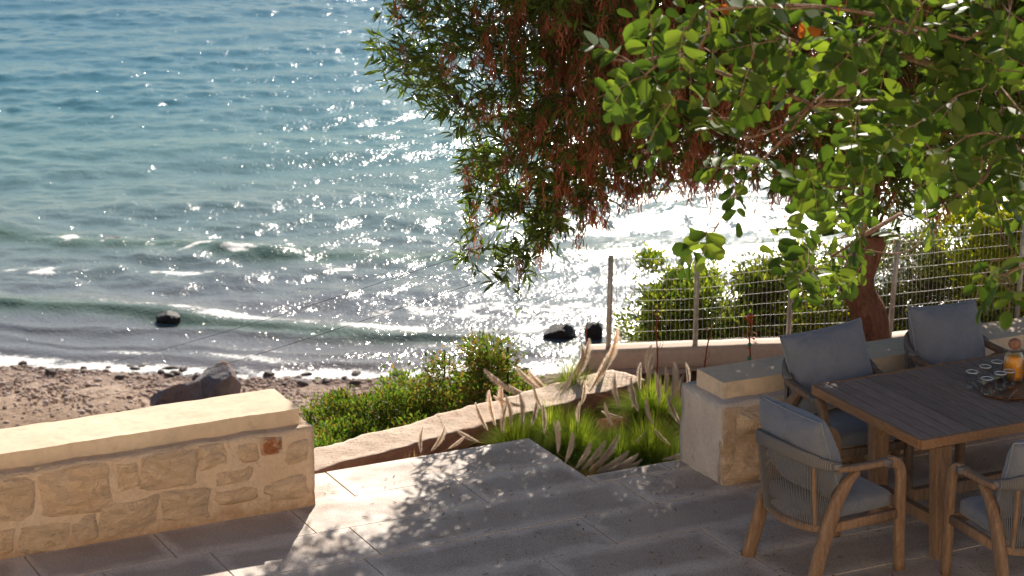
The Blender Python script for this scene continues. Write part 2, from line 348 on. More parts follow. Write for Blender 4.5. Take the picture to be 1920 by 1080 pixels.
mz = m.n('MapRange'); m.l(sep.outputs[2], mz.inputs[0]); mz.inputs[1].default_value = -7.98; mz.inputs[2].default_value = -7.82; mz.inputs[3].default_value = .75; mz.inputs[4].default_value = 0
c = m.mix(mz.outputs[0], c, (.22, .15, .13)); m.color(c); m.bump(b, .08, 1, m.bump(a, .15, .6)); M['beach'] = m.m
xs = axis([(-120, -20, 5), (-20, 20, .2), (20, 120, 5)]); ys = axis([(14.4, 30, .25), (30, 43, .15), (43, 110, 4)])
X, Y = np.meshgrid(xs, ys); Z = ground_z(X, Y)
for j in range(Z.shape[0]):
    for i in range(Z.shape[1]):
        if abs(X[j, i]) < 21 and Y[j, i] < 44:
            Z[j, i] += .05 * nz(X[j, i], Y[j, i], 1.1) + .035 * nz(X[j, i], Y[j, i], 3.1, 4) + (.25 * nz(X[j, i], Y[j, i], .7, 9) if Y[j, i] < 36 else 0)
meta(link('beach_slope', gridmesh('beach_slope', xs, ys, Z, M['beach'])), 'pinkish pebble beach and slope below the terrace', None, None, 'structure')

# pebbles: uncountable
def rock_mesh(name, mat, seed, s=(1, 1, .7), sub=2, amp=.28, fr=1.3, facets=0):
    bm = bmesh.new(); bmesh.ops.create_icosphere(bm, subdivisions=sub, radius=1)
    for v in bm.verts:
        p = v.co.copy(); k = 1 + amp * noise.noise(p * fr + Vector((seed, 0, 0))) + amp * .5 * noise.noise(p * fr * 2.6 + Vector((seed, 5, 0)))
        v.co = p * k
    if facets:
        rf = random.Random(int(seed * 10)); pl = []
        for _ in range(facets):
            n_ = Vector((rf.gauss(0, 1), rf.gauss(0, 1), rf.gauss(.2, .8))).normalized(); pl.append((n_, rf.uniform(.52, .85)))
        for v in bm.verts:
            for _ in range(2):
                for n_, d_ in pl:
                    e_ = v.co.dot(n_) - d_
                    if e_ > 0: v.co -= n_ * e_ * .93
            v.co += v.normal * .03 * noise.noise(v.co * 7)
    for v in bm.verts: v.co = Vector((v.co.x * s[0], v.co.y * s[1], v.co.z * s[2]))
    me = bpy.data.meshes.new(name); bm.to_mesh(me); bm.free(); me.materials.append(mat); return me
m = Mat('pebble', .8, .3); m.color(m.ramp(m.island(), [(0, (.22, .14, .10)), (.35, (.40, .28, .215)), (.7, (.52, .385, .31)), (1, (.64, .53, .45))])); M['pebble'] = m.m
m = Mat('wet_rock', .6, .25); f = m.noise(7, 6, .7); m.color(m.ramp(f, [(.3, (.010, .009, .010)), (.7, (.035, .03, .03))])); m.bump(f, .06, 1); M['wet'] = m.m
m = Mat('boulder', .9, .2); f = m.noise(2.4, 7, .7); g2 = m.noise(9, 6, .7)
c = m.ramp(f, [(.3, (.17, .17, .20)), (.5, (.27, .25, .26)), (.66, (.30, .19, .14)), (.8, (.38, .28, .21))])
m.color(m.mix(m.ramp(g2, [(.33, .6), (.46, 0)]), c, (.08, .07, .07))); m.bump(g2, .05, 1, m.bump(f, .12, 1)); M['boulder'] = m.m
bm = bmesh.new(); bmesh.ops.create_icosphere(bm, subdivisions=1, radius=1); bm.verts.ensure_lookup_table()
TV = [list(v.co) for v in bm.verts]; TF = [[v.index for v in f.verts] for f in bm.faces]; bm.free()
n = 9000; px = rng.uniform(-13, 3, n); dd = np.abs(rng.normal(0, 1.7, n)); py = shore_y(px) - dd + .1; s = rng.gamma(3, .007, n) + .008
Mx = np.zeros((n, 3, 4)); ang = rng.uniform(0, 6.28, n)
Mx[:, 0, 0] = np.cos(ang) * s; Mx[:, 0, 1] = -np.sin(ang) * s * .8; Mx[:, 1, 0] = np.sin(ang) * s; Mx[:, 1, 1] = np.cos(ang) * s * .8; Mx[:, 2, 2] = s * .6
Mx[:, 0, 3] = px; Mx[:, 1, 3] = py; Mx[:, 2, 3] = ground_z(px, py) + s * .2
meta(link('pebbles', instances('pebbles', TV, TF, Mx, M['pebble'])), 'small mixed pebbles over the beach', None, None, 'stuff')

# ------------------------------------------------------------------ sea
def make_sea():
    xs = axis([(-1500, -300, 60), (-300, -60, 8), (-60, -21, 1.), (-21, 21, .06), (21, 60, 1.), (60, 300, 8), (300, 1500, 60)])
    ys = axis([(37.5, 40, .1), (40, 60, .05), (60, 86, .075), (86, 150, .5), (150, 400, 4), (400, 3500, 60)])
    X, Y = np.meshgrid(xs.astype(np.float32), ys.astype(np.float32)); r = np.random.default_rng(3)
    depth = np.clip((Y - shore_y(X)), 0, None); Z = np.zeros_like(X)
    fine = (np.abs(X) < 22) & (Y < 88)
    sub = np.where(np.abs(xs) < 21.5)[0]; suby = np.where(ys < 151)[0]; sx = slice(sub[0], sub[-1] + 1); sy = slice(0, suby[-1] + 1)
    xx, yy = X[sy, sx], Y[sy, sx]; g = np.zeros_like(xx); fade = np.clip(1 - (np.abs(xx) - 18) / 3, 0, 1) * np.clip((86.5 - yy) / 5, 0, 1); far = np.clip(1 - (np.abs(xx) - 18) / 3, 0, 1) * np.clip((150 - yy) / 20, 0, 1)
    env = .5 + .75 * np.clip(.5 + .5 * np.sin(xx * .31 + 1.3 * np.sin(yy * .21) + .9) * np.sin(yy * .37 + .8 * np.sin(xx * .23)), 0, 1)
    for l0, s0, sp, k in ((6, .022, .25, 4), (3., .03, .35, 8), (1.6, .052, .5, 14), (.85, .05, .65, 20), (.45, .052, .9, 26)):
        for _ in range(k):
            lam = l0 * r.uniform(.72, 1.35); th = -math.pi / 2 + .16 + r.normal(0, sp); kk = 2 * math.pi / lam; a = s0 * math.sqrt(2 / k) / kk
            ph = (math.cos(th) * xx + math.sin(th) * yy) * kk + r.uniform(0, 6.28)
            wv = np.sin(ph); g += a * (wv + .22 * np.cos(2 * ph)) * (env if lam < 3 else 1) * (far if l0 > 2.5 else fade)
    dsh = np.clip((yy - shore_y(xx)) / 5, .22, 1); g *= dsh
    foam = np.zeros_like(xx)
    def nse(s, o): return np.sin(xx * s + o + 2 * np.sin(yy * s * .7 + o)) * np.cos(yy * s * 1.3 + o * 2 + 1.5 * np.sin(xx * s * .8))
    green = np.zeros_like(xx)
    b1 = np.interp(xx, [-21, -9.6, -7.5, -6.3, -5, -3.5, -.6, 1.3, 21], [48, 45.2, 44.7, 44.2, 43.85, 43.3, 42.8, 42.6, 43.5]) + .12 * nse(.7, 1)
    h1 = np.interp(xx, [-21, -9, -5, -3, 0, 3], [.11, .11, .11, .10, .06, .04]); t = yy - b1
    g += h1 * np.where(t < 0, np.exp(-(t / .28) ** 2), np.exp(-(t / .75) ** 2)); green = np.maximum(green, h1 / .13 * np.exp(-((t + .15) / .4) ** 2))
    foam = np.maximum(foam, np.exp(-((t - .32) / .25) ** 2) * np.clip(.42 + .45 * nse(.9, 2) + .3 * nse(3.1, 1), 0, .8) * (h1 > .08))
    b2 = np.interp(xx, [-21, -10.6, -9.4, -6.7, -4.9, -.6, 2.6, 21], [53, 50.4, 49.7, 49.3, 48.7, 48.5, 49, 51]) + .2 * nse(.5, 3)
    t = yy - b2; h2 = .08; g += h2 * np.where(t < 0, np.exp(-(t / .35) ** 2), np.exp(-(t / 1.) ** 2)); green = np.maximum(green, .8 * np.exp(-((t + .15) / .45) ** 2))
    patch = np.zeros_like(xx)
    for cx, cy, rx, ry in ((-8.7, 49.75, 1.2, .28), (-6.6, 49.2, .8, .35), (-5.5, 48.9, .5, .25), (-9.2, 47.4, .9, .3), (-6.6, 47.3, .8, .22), (-.2, 44.6, 2.6, .5), (1.2, 43.4, 1.8, .4), (-9.8, 44.1, .35, .12), (-3, 47.5, .5, .15)):
        patch = np.maximum(patch, np.exp(-((xx - cx) / rx) ** 2 - ((yy - cy) / ry) ** 2))
    foam = np.maximum(foam, patch * np.clip(.5 + .6 * nse(4.3, 5) + .4 * nse(9, 1), 0, 1) * 1.1)
    d0 = yy - shore_y(xx) - .15 * nse(.9, 4) - .1 * nse(2.7, 2)
    foam = np.maximum(foam, np.exp(-((d0 - .25) / .34) ** 2) * np.clip(.8 + .4 * nse(5, 2), 0, 1))
    for off, wd, am in ((.95, .2, .55), (1.7, .16, .38), (2.5, .14, .25)):
        tt = d0 - off - .22 * nse(.6, off * 3); foam = np.maximum(foam, am * np.exp(-(tt / wd) ** 2) * np.clip(.45 + .7 * nse(1.9, off), 0, 1)); g += .05 * np.exp(-((tt + .1) / .25) ** 2)
    Z[sy, sx] = g; Z += -8
    me = gridmesh('sea', xs, ys, Z, M['sea'])
    for nme, arr in (('foam', foam), ('green', green)):
        full = np.zeros_like(X); full[sy, sx] = arr; at_ = me.attributes.new(nme, 'FLOAT', 'POINT'); at_.data.foreach_set('value', full.ravel().astype(np.float32))
    return me
m = Mat('sea_water', .17, .22, IOR=1.33); wp = m.coords('World'); sep = m.n('SeparateXYZ'); m.l(wp, sep.inputs[0])
yy = m.math('ADD', sep.outputs[1], m.math('MULTIPLY', m.noise(.16, 3, .5, wp), 7.)); mr = m.n('MapRange'); m.l(yy, mr.inputs[0]); mr.inputs[1].default_value = 42; mr.inputs[2].default_value = 86
c = m.ramp(mr.outputs[0], [(0, (.18, .155, .155)), (.14, (.15, .165, .18)), (.26, (.13, .185, .19)), (.44, (.085, .19, .205)), (.66, (.045, .16, .215)), (1, (.03, .135, .205))])
c = m.mix(m.math('MULTIPLY', m.attr('green'), .8), c, (.10, .17, .12)); fm = m.attr('foam'); br = m.noise(7, 8, .85, wp, (1, 1.3, 1), .8)
ff = m.ramp(m.math('ADD', m.math('MULTIPLY', fm, 1.), m.math('MULTIPLY', m.math('SUBTRACT', br, .5), 2.6)), [(.42, 0), (.62, 1)])
ff = m.math('MULTIPLY', ff, m.ramp(fm, [(.05, 0), (.2, 1)])); m.color(m.mix(ff, c, (.78, .76, .73)))
m.rough(m.math('MULTIPLY_ADD', ff, .5, .135))
n1 = m.noise(12.5, 2, .5, wp, (1, 1.1, 1), .3); n2 = m.noise(4, 2, .5, wp, (1, 1.3, 1))
m.bump(n1, .0165, 1., m.bump(n2, .014, .9)); M['sea'] = m.m
meta(link('sea', make_sea()), 'glittering blue green sea with small waves', None, None, 'structure')

def rock(name, label, loc, size, seed, mat='wet', s=(1, 1, .7), cat='rock', group=None, sub=3, amp=.3, rz=0, fr=1.3):
    o = link(name, rock_mesh(name, M[mat], seed, tuple(size * q for q in s), sub, amp, fr, 11 if cat == 'boulder' else 7), None, loc, rz)
    return meta(o, label, cat, group)
rock('sea_rock', 'wet dark rock alone in the breaking wave, left of the other rocks', (-6.29, 43.95, -7.93), .24, 3, s=(1.05, .8, .75))
rock('sea_rock', 'wider of the two dark rocks in the glitter near the fence end', (.86, 42.9, -7.88), .29, 11, s=(1.1, .8, .75))
rock('sea_rock', 'smaller dark rock in the glitter, nearest to the fence post', (1.46, 42.8, -7.86), .24, 17, s=(.9, .8, .95))
rock('sea_rock', 'low wet rock awash in foam far out on the left', (-8.32, 49.7, -8.0), .27, 23, s=(1.3, .7, .35))
rock('boulder', 'large craggy grey brown boulder on the beach behind the left wall', (-4.88, 38.7, -7.62), .52, 5, 'boulder', (1.1, .8, .88), 'boulder', None, 4, .5, .4, 1.05)
rock('boulder', 'flat grey boulder leaning against the left side of the larger beach boulder', (-5.4, 38.35, -7.62), .42, 9, 'boulder', (1.4, .8, .85), 'boulder', None, 4, .35, .3, 1.)
r2 = random.Random(5); m = Mat('shore_rock', .7, .25); f = m.noise(9, 5, .7); m.color(m.ramp(f, [(.3, (.04, .032, .03)), (.7, (.15, .115, .10))])); M['shore'] = m.m
wet = [rock_mesh('shore_stone', M['shore'], k * 3.3, (1, .8, .6), 2, .3) for k in range(5)]
for k in range(38):
    x = r2.choice([r2.uniform(-9, 1), r2.gauss(-6.6, .7), r2.gauss(-3.2, 1.2)]); y = float(shore_y(x)) + r2.gauss(-.05, .34); s = r2.uniform(.05, .13)
    o = link('shore_stone', wet[k % 5], None, (x, y, float(ground_z(x, y)) + s * .3 + .02), r2.uniform(0, 6)); o.scale = (s * r2.uniform(.9, 1.5), s, s)
    px_ = 960 + FPX * x / (y * math.cos(PITCH) + 13.1 * math.sin(PITCH))
    meta(o, 'small dark wet stone at the water edge, ' + ('left of the beach boulder' if px_ < 300 else 'straight behind the beach boulder' if px_ < 450 else 'between the boulder and the green bushes' if px_ < 700 else 'right behind the green bushes'), 'stone', 'dark stones along the waterline')

# ------------------------------------------------------------------ terrace
gr = MB()
poly = [(-6, 13.275), (6.735, 13.275), (6.735, 12.505), (16, 12.505), (16, -6), (-6, -6)]
V = [P(u, v, -.012) for u, v in poly] + [P(u, v, -.6) for u, v in poly]; k = len(poly)
gr.add(V, [tuple(range(k))[::-1]] + [(i, (i + 1) % k, k + (i + 1) % k, k + i) for i in range(k)])
ter = gr.put('terrace', M['grout']); meta(ter, 'terrace paved with long aggregate slabs', None, None, 'structure')
slabs = []
for k in range(3):
    b_ = MB().box((0, 0, 0), (1, 1, 1)); me = mesh('paving_slab', b_.v, b_.f, M['slab']); slabs.append(me)
rows = [13.28, 12.825, 12.37, 11.915, 11.46, 11.0, 10.54, 10.08, 9.62, 9.16, 8.7]
starts = {0: [2.6, 3.9, 5.36, 6.74], 1: [2.2, 3.35, 4.1, 4.93, 6.01, 7.25, 8.3, 9.5, 11.], 2: [2.4, 3.67, 4.29, 5.13, 6.86, 8.1, 9.3, 10.6], 3: [2., 3.1, 4.2, 5.02, 6.38, 7.5, 8.75, 10.]}
r3 = random.Random(9)
for i in range(len(rows) - 1):
    if i in starts: us = starts[i]
    else:
        us = [2.3 + r3.uniform(0, .8)]
        while us[-1] < 10.5: us.append(us[-1] + r3.uniform(1.0, 1.35))
    for a_, b_ in zip(us[:-1], us[1:]):
        j = .0045; v0, v1 = rows[i + 1] + j, rows[i] - j
        u0, u1 = a_ + j, b_ - j
        pieces = [(u0, u1, v0, v1)]
        if i == 1 and u0 < 6.74 < u1: pieces = [(u0, 6.735 - j, v0, v1), (6.735 + j, u1, v0, 12.505)]
        elif i == 1 and u0 > 6.7: pieces = [(u0, u1, v0, 12.505)]
        for (q0, q1, w0, w1) in pieces:
            o = link('paving_slab', slabs[r3.randrange(3)], ter, P((q0 + q1) / 2, (w0 + w1) / 2, -.012 + r3.uniform(-.0028, .0024)), PROT)
            o.rotation_euler = (r3.uniform(-.002, .002), r3.uniform(-.001, .001), PROT); o.scale = (q1 - q0, w1 - w0, .025)
# continuation of the terrace towards the house, past what the slabs cover
ap = MB().add([P(-6, 8.69, -.006), P(16, 8.69, -.006), P(16, -6, -.006), P(-6, -6, -.006)], [(0, 1, 2, 3)])
g_ = MB(); g_.add([P(-6, 8.69, -.006), P(16, 8.69, -.006), P(16, -6, -.006), P(-6, -6, -.006)], [(0, 3, 2, 1)])
meta(g_.put('terrace_apron', M['grout'], None, flip=False), 'plain paving between the slabs and the house', None, None, 'structure')
g_ = MB(); g_.add([P(-6, 13.26, -.006), P(2.5, 13.26, -.006), P(2.5, 8.69, -.006), P(-6, 8.69, -.006)], [(0, 3, 2, 1)])
meta(g_.put('terrace_apron', M['grout'], None, flip=False), 'plain paving along the left wall', None, None, 'structure')

# ------------------------------------------------------------------ stone walls
def rough_box(u0, u1, v0, v1, z0, z1, step=.05, amp=.012, seed=0., keep_back=False):
    """box in local wall coordinates with uneven faces and edges"""
    bm = bmesh.new(); nx, ny, nz_ = [max(1, int(round((b - a) / step))) for a, b in ((u0, u1), (v0, v1), (z0, z1))]
    def face(fn, na, nb):
        g = [[bm.verts.new(fn(i / na, j / nb)) for j in range(nb + 1)] for i in range(na + 1)]
        for i in range(na):
            for j in range(nb): bm.faces.new((g[i][j], g[i + 1][j], g[i + 1][j + 1], g[i][j + 1]))
    L = lambda a, b, t: a + (b - a) * t
    face(lambda s, t: (L(u0, u1, s), v0, L(z0, z1, t)), nx, nz_); face(lambda s, t: (L(u0, u1, s), v1, L(z0, z1, t)), nx, nz_)
    face(lambda s, t: (u0, L(v0, v1, s), L(z0, z1, t)), ny, nz_); face(lambda s, t: (u1, L(v0, v1, s), L(z0, z1, t)), ny, nz_)
    face(lambda s, t: (L(u0, u1, s), L(v0, v1, t), z1), nx, ny); face(lambda s, t: (L(u0, u1, s), L(v0, v1, t), z0), nx, ny)
    bmesh.ops.remove_doubles(bm, verts=bm.verts[:], dist=1e-4); bmesh.ops.recalc_face_normals(bm, faces=bm.faces[:])
    for v in bm.verts:
        p = v.co * 1.; q = p * 5 + Vector((seed, 0, 0)); q2 = p * 17 + Vector((0, seed, 0))
        d = Vector((noise.noise(q), noise.noise(q + Vector((9, 0, 0))), noise.noise(q + Vector((0, 9, 0))))) * amp
        d += Vector((noise.noise(q2), noise.noise(q2 + Vector((9, 0, 0))), noise.noise(q2 + Vector((0, 9, 0))))) * amp * .5
        v.co += d
    vs = [v.co.copy() for v in bm.verts]; fs = [[v.index for v in f.verts] for f in bm.faces]; bm.free(); return vs, fs
def put(name, vf, mat, parent, smooth=True):
    return obj(name, vf[0], vf[1], mat, parent, smooth)
def stone_piece(u0, u1, z0, z1, rnd, depth=.022, sk=0.):
    """irregular rubble stone face in local (x,z), proud towards -y"""
    n = 18; cx, cz = (u0 + u1) / 2, (z0 + z1) / 2; hx, hz = (u1 - u0) / 2, (z1 - z0) / 2; ring = []
    e = rnd.uniform(.28, .5); ph = rnd.uniform(0, 9); tilt = rnd.uniform(-.12, .12) + sk
    for i in range(n):
        a = 2 * math.pi * i / n; c_, s_ = math.cos(a), math.sin(a)
        k = 1 + .2 * noise.noise(Vector((c_ * 1.6 + ph, s_ * 1.6, 0))) + rnd.uniform(-.06, .06)
        x = hx * math.copysign(abs(c_) ** e, c_) * k; z = hz * math.copysign(abs(s_) ** e, s_) * k
        ring.append((x + z * tilt, z + x * tilt * .3))
    V = []; dome = rnd.uniform(.7, 1.3); sx, sz = rnd.uniform(-.25, .25), rnd.uniform(-.25, .25)
    for r_, y in ((1.1, .022), (1.0, .003), (.87, -.45 * depth), (.55, -depth * dome), (.25, -depth * 1.05 * dome)):
        for x, z in ring:
            yy = y + (noise.noise(Vector((x * 22 + ph, z * 22, 1))) * .011 + (x / hx * sx + z / hz * sz) * depth) * (r_ < .95)
            V.append((cx + x * r_, yy, cz + z * r_))
    V.append((cx, -depth * dome, cz)); F = []
    for j in range(4):
        for i in range(n): F.append((j * n + i, j * n + (i + 1) % n, (j + 1) * n + (i + 1) % n, (j + 1) * n + i))
    F += [(4 * n + i, 4 * n + (i + 1) % n, 5 * n) for i in range(n)]
    return V, F
def stones(parent, lst, rnd, yoff=0., rot=None, mat='stone'):
    for q in lst:
        u0, u1, z0, z1 = q[:4]; V, F = stone_piece(u0, u1, z0, z1, rnd, q[5] if len(q) > 5 else .013)
        mm = 'rust_stone' if len(q) > 4 and q[4] == 'r' else mat
        if rot: V = [rot(*p) for p in V]
        else: V = [(x, y + yoff, z) for x, y, z in V]
        o = obj('stone', V, F, M[mm], parent, True)
        if mm == 'rust_stone': o['label'] = 'rust orange stone near the wall end'
rnd = random.Random(4)
# left wall: local origin at its right front base corner, x = u - 5.09, y = v - 12.78
lw = thing('stone_wall', 'low cream rubble stone wall at the left end of the terrace', 'wall', P(5.09, 12.78, 0), PROT)
put('wall_body', rough_box(-4.2, 0, 0, .60, -.3, .485, .04, .011, 3.), M['mortar'], lw)
S = [(3.44, 3.87, .20, .475), (3.18, 3.43, .21, .47), (3.90, 4.03, .28, .46), (4.04, 4.37, .25, .48), (4.385, 4.56, .33, .48), (4.62, 4.745, .33, .45), (4.755, 4.89, .355, .465, 'r'),
     (4.47, 4.74, .095, .19), (4.15, 4.45, .04, .24), (3.79, 4.13, .02, .23), (3.34, 3.62, .0, .17), (4.47, 4.72, .215, .31), (4.78, 5.04, .06, .2), (4.92, 5.05, .28, .42), (3.635, 3.775, .02, .18),
     (2.8, 3.15, .22, .47), (2.75, 3.0, .02, .19), (3.05, 3.3, .02, .18), (2.3, 2.72, .2, .46), (2.3, 2.7, .02, .17)]
S = [(a - 5.09, b - 5.09) + tuple(r_) for a, b, *r_ in S]; stones(lw, S, rnd, -.002)
cp = MB(); put('cap', rough_box(-4.2, -.05, .095, .50, .478, .578, .05, .006, 8.), M['cap'], lw, False)
# right wall
rw = thing('stone_wall', 'low stone wall with a cream cap behind the table, ending beside the grasses', 'wall', P(7.38, 12.0, 0), PROT)
put('wall_body', rough_box(0, 4.4, 0, .5, -.35, .5, .05, .012, 13.), M['pale_plaster'], rw)
S = [(.10, .30, .30, .46), (.08, .27, .02, .26), (.31, .55, .05, .42), (.6, .9, .2, .45), (.58, .95, .02, .17), (.97, 1.3, .05, .28), (.95, 1.35, .31, .46), (1.4, 1.75, .04, .24), (1.4, 1.8, .27, .46), (1.85, 2.2, .05, .44), (2.25, 2.7, .05, .22), (2.25, 2.7, .25, .45)]
S = [(a * 1. - .03, b + .03, c - .01, d_ + .015) for a, b, c, d_ in S]; stones(rw, [q + ('s', .055) for q in S], rnd, -.004)
M['rubble'] = mat_stone('brown_rubble', [(0, (.50, .36, .23)), (1, (.50, .36, .23))])
put('rubble_face', rough_box(.0, 4.3, -.012, .04, .0, .485, .02, .02, 21.), M['rubble'], rw)
put('cap', rough_box(.065, 4.35, .115, .425, .487, .60, .07, .003, 18.), M['cap'], rw, False)

# planter ledge (stone topped kerb running to the fence wall)
lg = thing('stone_kerb', 'rough pink stone kerb slanting behind the planted bed', 'kerb', P(5.44, 13.7, 0), PROT - 0.0)
d = math.atan2(14.35 - 13.7, 8.13 - 5.44); lg.rotation_euler = (0, 0, PROT + d)
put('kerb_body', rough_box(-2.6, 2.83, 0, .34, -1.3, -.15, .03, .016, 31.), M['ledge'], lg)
# planter soil
xs_ = np.linspace(2.5, 11.5, 110); ys_ = np.linspace(12.3, 16.2, 50); V = []; F = []
for j, v in enumerate(ys_):
    for i, u in enumerate(xs_):
        p = P(u, v, 0); vl = 13.7 + (u - 5.44) * .2416
        z = -.27 + .03 * nz(p.x, p.y, 4) + .02 * nz(p.x, p.y, 12, 3)
        if v > vl + .17 and u < 8.25: z = -1.35
        V.append((p.x, p.y, z))
nxx = len(xs_)
for j in range(len(ys_) - 1):
    for i in range(nxx - 1):
        a = j * nxx + i
        if V[a][1] < 17.3: F.append((a, a + 1, a + nxx + 1, a + nxx))
meta(obj('planter_soil', V, F, M['soil'], None, True), 'red brown soil of the planted bed', None, None, 'structure')

# fence wall
A0, A1 = Vector((.55, 17.02, 0)), Vector((2.62, 17.27, 0)); A2 = Vector((3.67, 17.55, 0)); A3 = Vector((6.5, 18.5, 0))
fw = thing('retaining_wall', 'pinkish plastered garden wall carrying the wire fence', 'wall', A0, math.atan2(A1.y - A0.y, A1.x - A0.x))
L1 = (A1 - A0).length
put('wall_base', rough_box(-.06, L1 + .1, -.05, .2, -2.4, -.245, .05, .014, 41.), M['pink_plaster'], fw)
put('curb', rough_box(0, L1 + .1, .0, .17, -.25, -.1, .05, .004, 43.), M['curb'], fw)
ang2 = math.atan2(A3.y - A1.y, A3.x - A1.x); L2 = (A3 - A1).length
fw2 = thing('retaining_wall', 'plastered garden wall behind the tree trunk, under the right half of the fence', 'wall', A1, ang2)
put('wall_base', rough_box(.1, L2, -.05, .2, -2.4, -.245, .07, .014, 45.), M['pink_plaster'], fw2)
put('curb', rough_box(.1, L2, 0, .17, -.25, -.1, .07, .004, 47.), M['curb'], fw2)

# ------------------------------------------------------------------ wire fence
def fpt(s):                                            # along the fence in metres
    if s < L1: return A0.lerp(A1, s / L1) + Vector((0, .08, 0))
    return A1.lerp(A3, (s - L1) / L2) + Vector((0, .08, 0))
fn = thing('wire_fence', 'galvanised wire mesh fence with round posts above the planted bed', 'fence', A0)
ps = [.14, .77, 1.45, L1 + .12, L1 + 1.15, L1 + 2.2, L1 + 3.2]; hs = [.68, .68, .76, .82, .84, .86, .86]; lean = [.012, .006, .02, .045, .03, 0, 0]
for s_, h, ln in zip(ps, hs, lean):
    p = fpt(s_) - A0; mb = MB().tube([p + Vector((0, 0, -.14)), p + Vector((ln, 0, h - .1))], .0195, 10); po = mb.put('post', M['metal'], fn, True)
    MB().tube([p + Vector((ln, 0, h - .1)), p + Vector((ln, 0, h - .092))], .021, 10).put('post_cap', M['metal'], po)
LT = L1 + 3.2
def top_h(s): return np.interp(s, ps, [h - .1 for h in hs]) - .01
wh = MB()
for k in range(9):
    pts = []
    for s_ in np.arange(.14, LT, .06):
        z = -.06 + (top_h(s_) + .04) * k / 8 + .006 * nz(s_, k * 3., 2.); p = fpt(s_) - A0; pts.append(p + Vector((0, -.02 + .012 * nz(s_, k, 3.), z)))
    wh.tube(pts, .0014, 4, False)
meta(wh.put('horizontal_wire', M['metal'], fn, True), None, None, None, 'stuff')
wv = MB()
for s_ in np.arange(.16, LT, .033):
    p = fpt(s_) - A0; x = .004 * nz(s_, 0, 9.)
    wv.tube([p + Vector((x * math.sin(k * 2.), -.017, -.06 + (top_h(s_) + .05) * k / 3)) for k in range(4)], .0017, 3, False)
meta(wv.put('vertical_wire', M['metal'], fn, True), None, None, None, 'stuff')
# stakes with wire by the left bush
for k, (x, y0, y1) in enumerate([(833, 656, 760), (952, 650, 760)]):
    a, b = at(x, y0, 17.3), at(x, y1, 17.3); b.z = -1.4
    meta(MB().tube([a, Vector((a.x, a.y, b.z))], .008, 6).put('garden_stake', M['black']), ['thin black stake rising out of the left bush', 'thin black stake at the right edge of the bush'][k], 'stake')

# ------------------------------------------------------------------ foliage
def rand_dirs(n): v = rng.normal(size=(n, 3)); return v / np.linalg.norm(v, axis=1, keepdims=True)
def leaf_tmpl(L=1., W=.3, fold=.12, seg=3, bend=.15):
    V = []; F = []
    for i in range(seg + 1):
        t = i / seg; wd = W * .5 * math.sin(math.pi * min(max(t * .92 + .04, 0), 1)) ** .8
        if i in (0,): wd = .03 * W
        if i == seg: wd = .02 * W
        z = -bend * t * t
        V += [(t * L, -wd, z + fold * wd), (t * L, 0, z), (t * L, wd, z + fold * wd)]
    for i in range(seg):
        a = i * 3; F += [(a, a + 3, a + 4, a + 1), (a + 1, a + 4, a + 5, a + 2)]
    return V, F
def obovate(L=1., W=.7):
    V = [(0, 0, 0)]; F = []; n = 5
    ws = [.0, .30, .44, .5, .40, 0.]
    xs = [0, .2, .42, .64, .86, .97]
    V = []
    for x, w_ in zip(xs, ws):
        z = -.14 * x * x; wd = w_ * W
        V += [(x * L, -wd, z + wd * .22), (x * L, -wd * .5, z + wd * .05), (x * L, 0, z), (x * L, wd * .5, z + wd * .05), (x * L, wd, z + wd * .22)]
    for i in range(len(xs) - 1):
        for j in range(4): a = i * 5 + j; F.append((a, a + 5, a + 6, a + 1))
    return V, F
class Skel:
    """branch skeleton: every tip joins the nearest node already there"""
    def __init__(s, root): s.p = [np.array(root, float)]; s.par = [-1]
    def path(s, pts, start=0):
        i = start
        for q in pts: s.p.append(np.array(q, float)); s.par.append(i); i = len(s.p) - 1
        return i
    def grow(s, tips, step=.14, sag=.05, origin=None):
        o = np.array(origin if origin is not None else s.p[0]); tips = sorted(tips, key=lambda t: np.linalg.norm(t - o))
        for t in tips:
            A = np.array(s.p); d = np.linalg.norm(A - t, axis=1) + .25 * np.maximum(0, np.linalg.norm(A - o, axis=1) - np.linalg.norm(t - o))
            i = int(np.argmin(d)); a = A[i]; L = np.linalg.norm(t - a); n = max(1, int(L / step))
            perp = rng.normal(size=3) * L * .09
            pts = [a + (t - a) * (k / n) + perp * math.sin(math.pi * k / n) + np.array([0, 0, sag * L * math.sin(math.pi * k / n)]) for k in range(1, n + 1)]
            s.path(pts, i)
    def build(s, mb, r_tip=.003, r_max=.09, n=6, ex=2.3):
        N = len(s.p); w_ = np.zeros(N); ch = [[] for _ in range(N)]
        for i in range(1, N): ch[s.par[i]].append(i)
        order = list(range(N))[::-1]
        for i in order: w_[i] = (sum(w_[c] ** ex for c in ch[i])) ** (1 / ex) if ch[i] else r_tip
        w_ = np.minimum(w_, r_max); s.r = w_
        done = set()
        for i in range(N):                             # chains following the thickest child
            starts_ = ch[i] if i == 0 or i in done else []
            done.add(i)
            for c in starts_:
                stack = [(i, c)]
                while stack:
                    a, b = stack.pop(); chain = [a, b]; done.add(b)
                    while ch[b]:
                        cs = sorted(ch[b], key=lambda q: -w_[q]); nb = cs[0]
                        for o_ in cs[1:]: stack.append((b, o_))
                        b = nb; done.add(b); chain.append(b)
                    rr = [min(w_[k], w_[chain[1]] * 1.05) for k in chain]; nn = n if rr[0] > .012 else (5 if rr[0] > .006 else 3)
                    mb.tube([s.p[k] for k in chain], rr, nn)

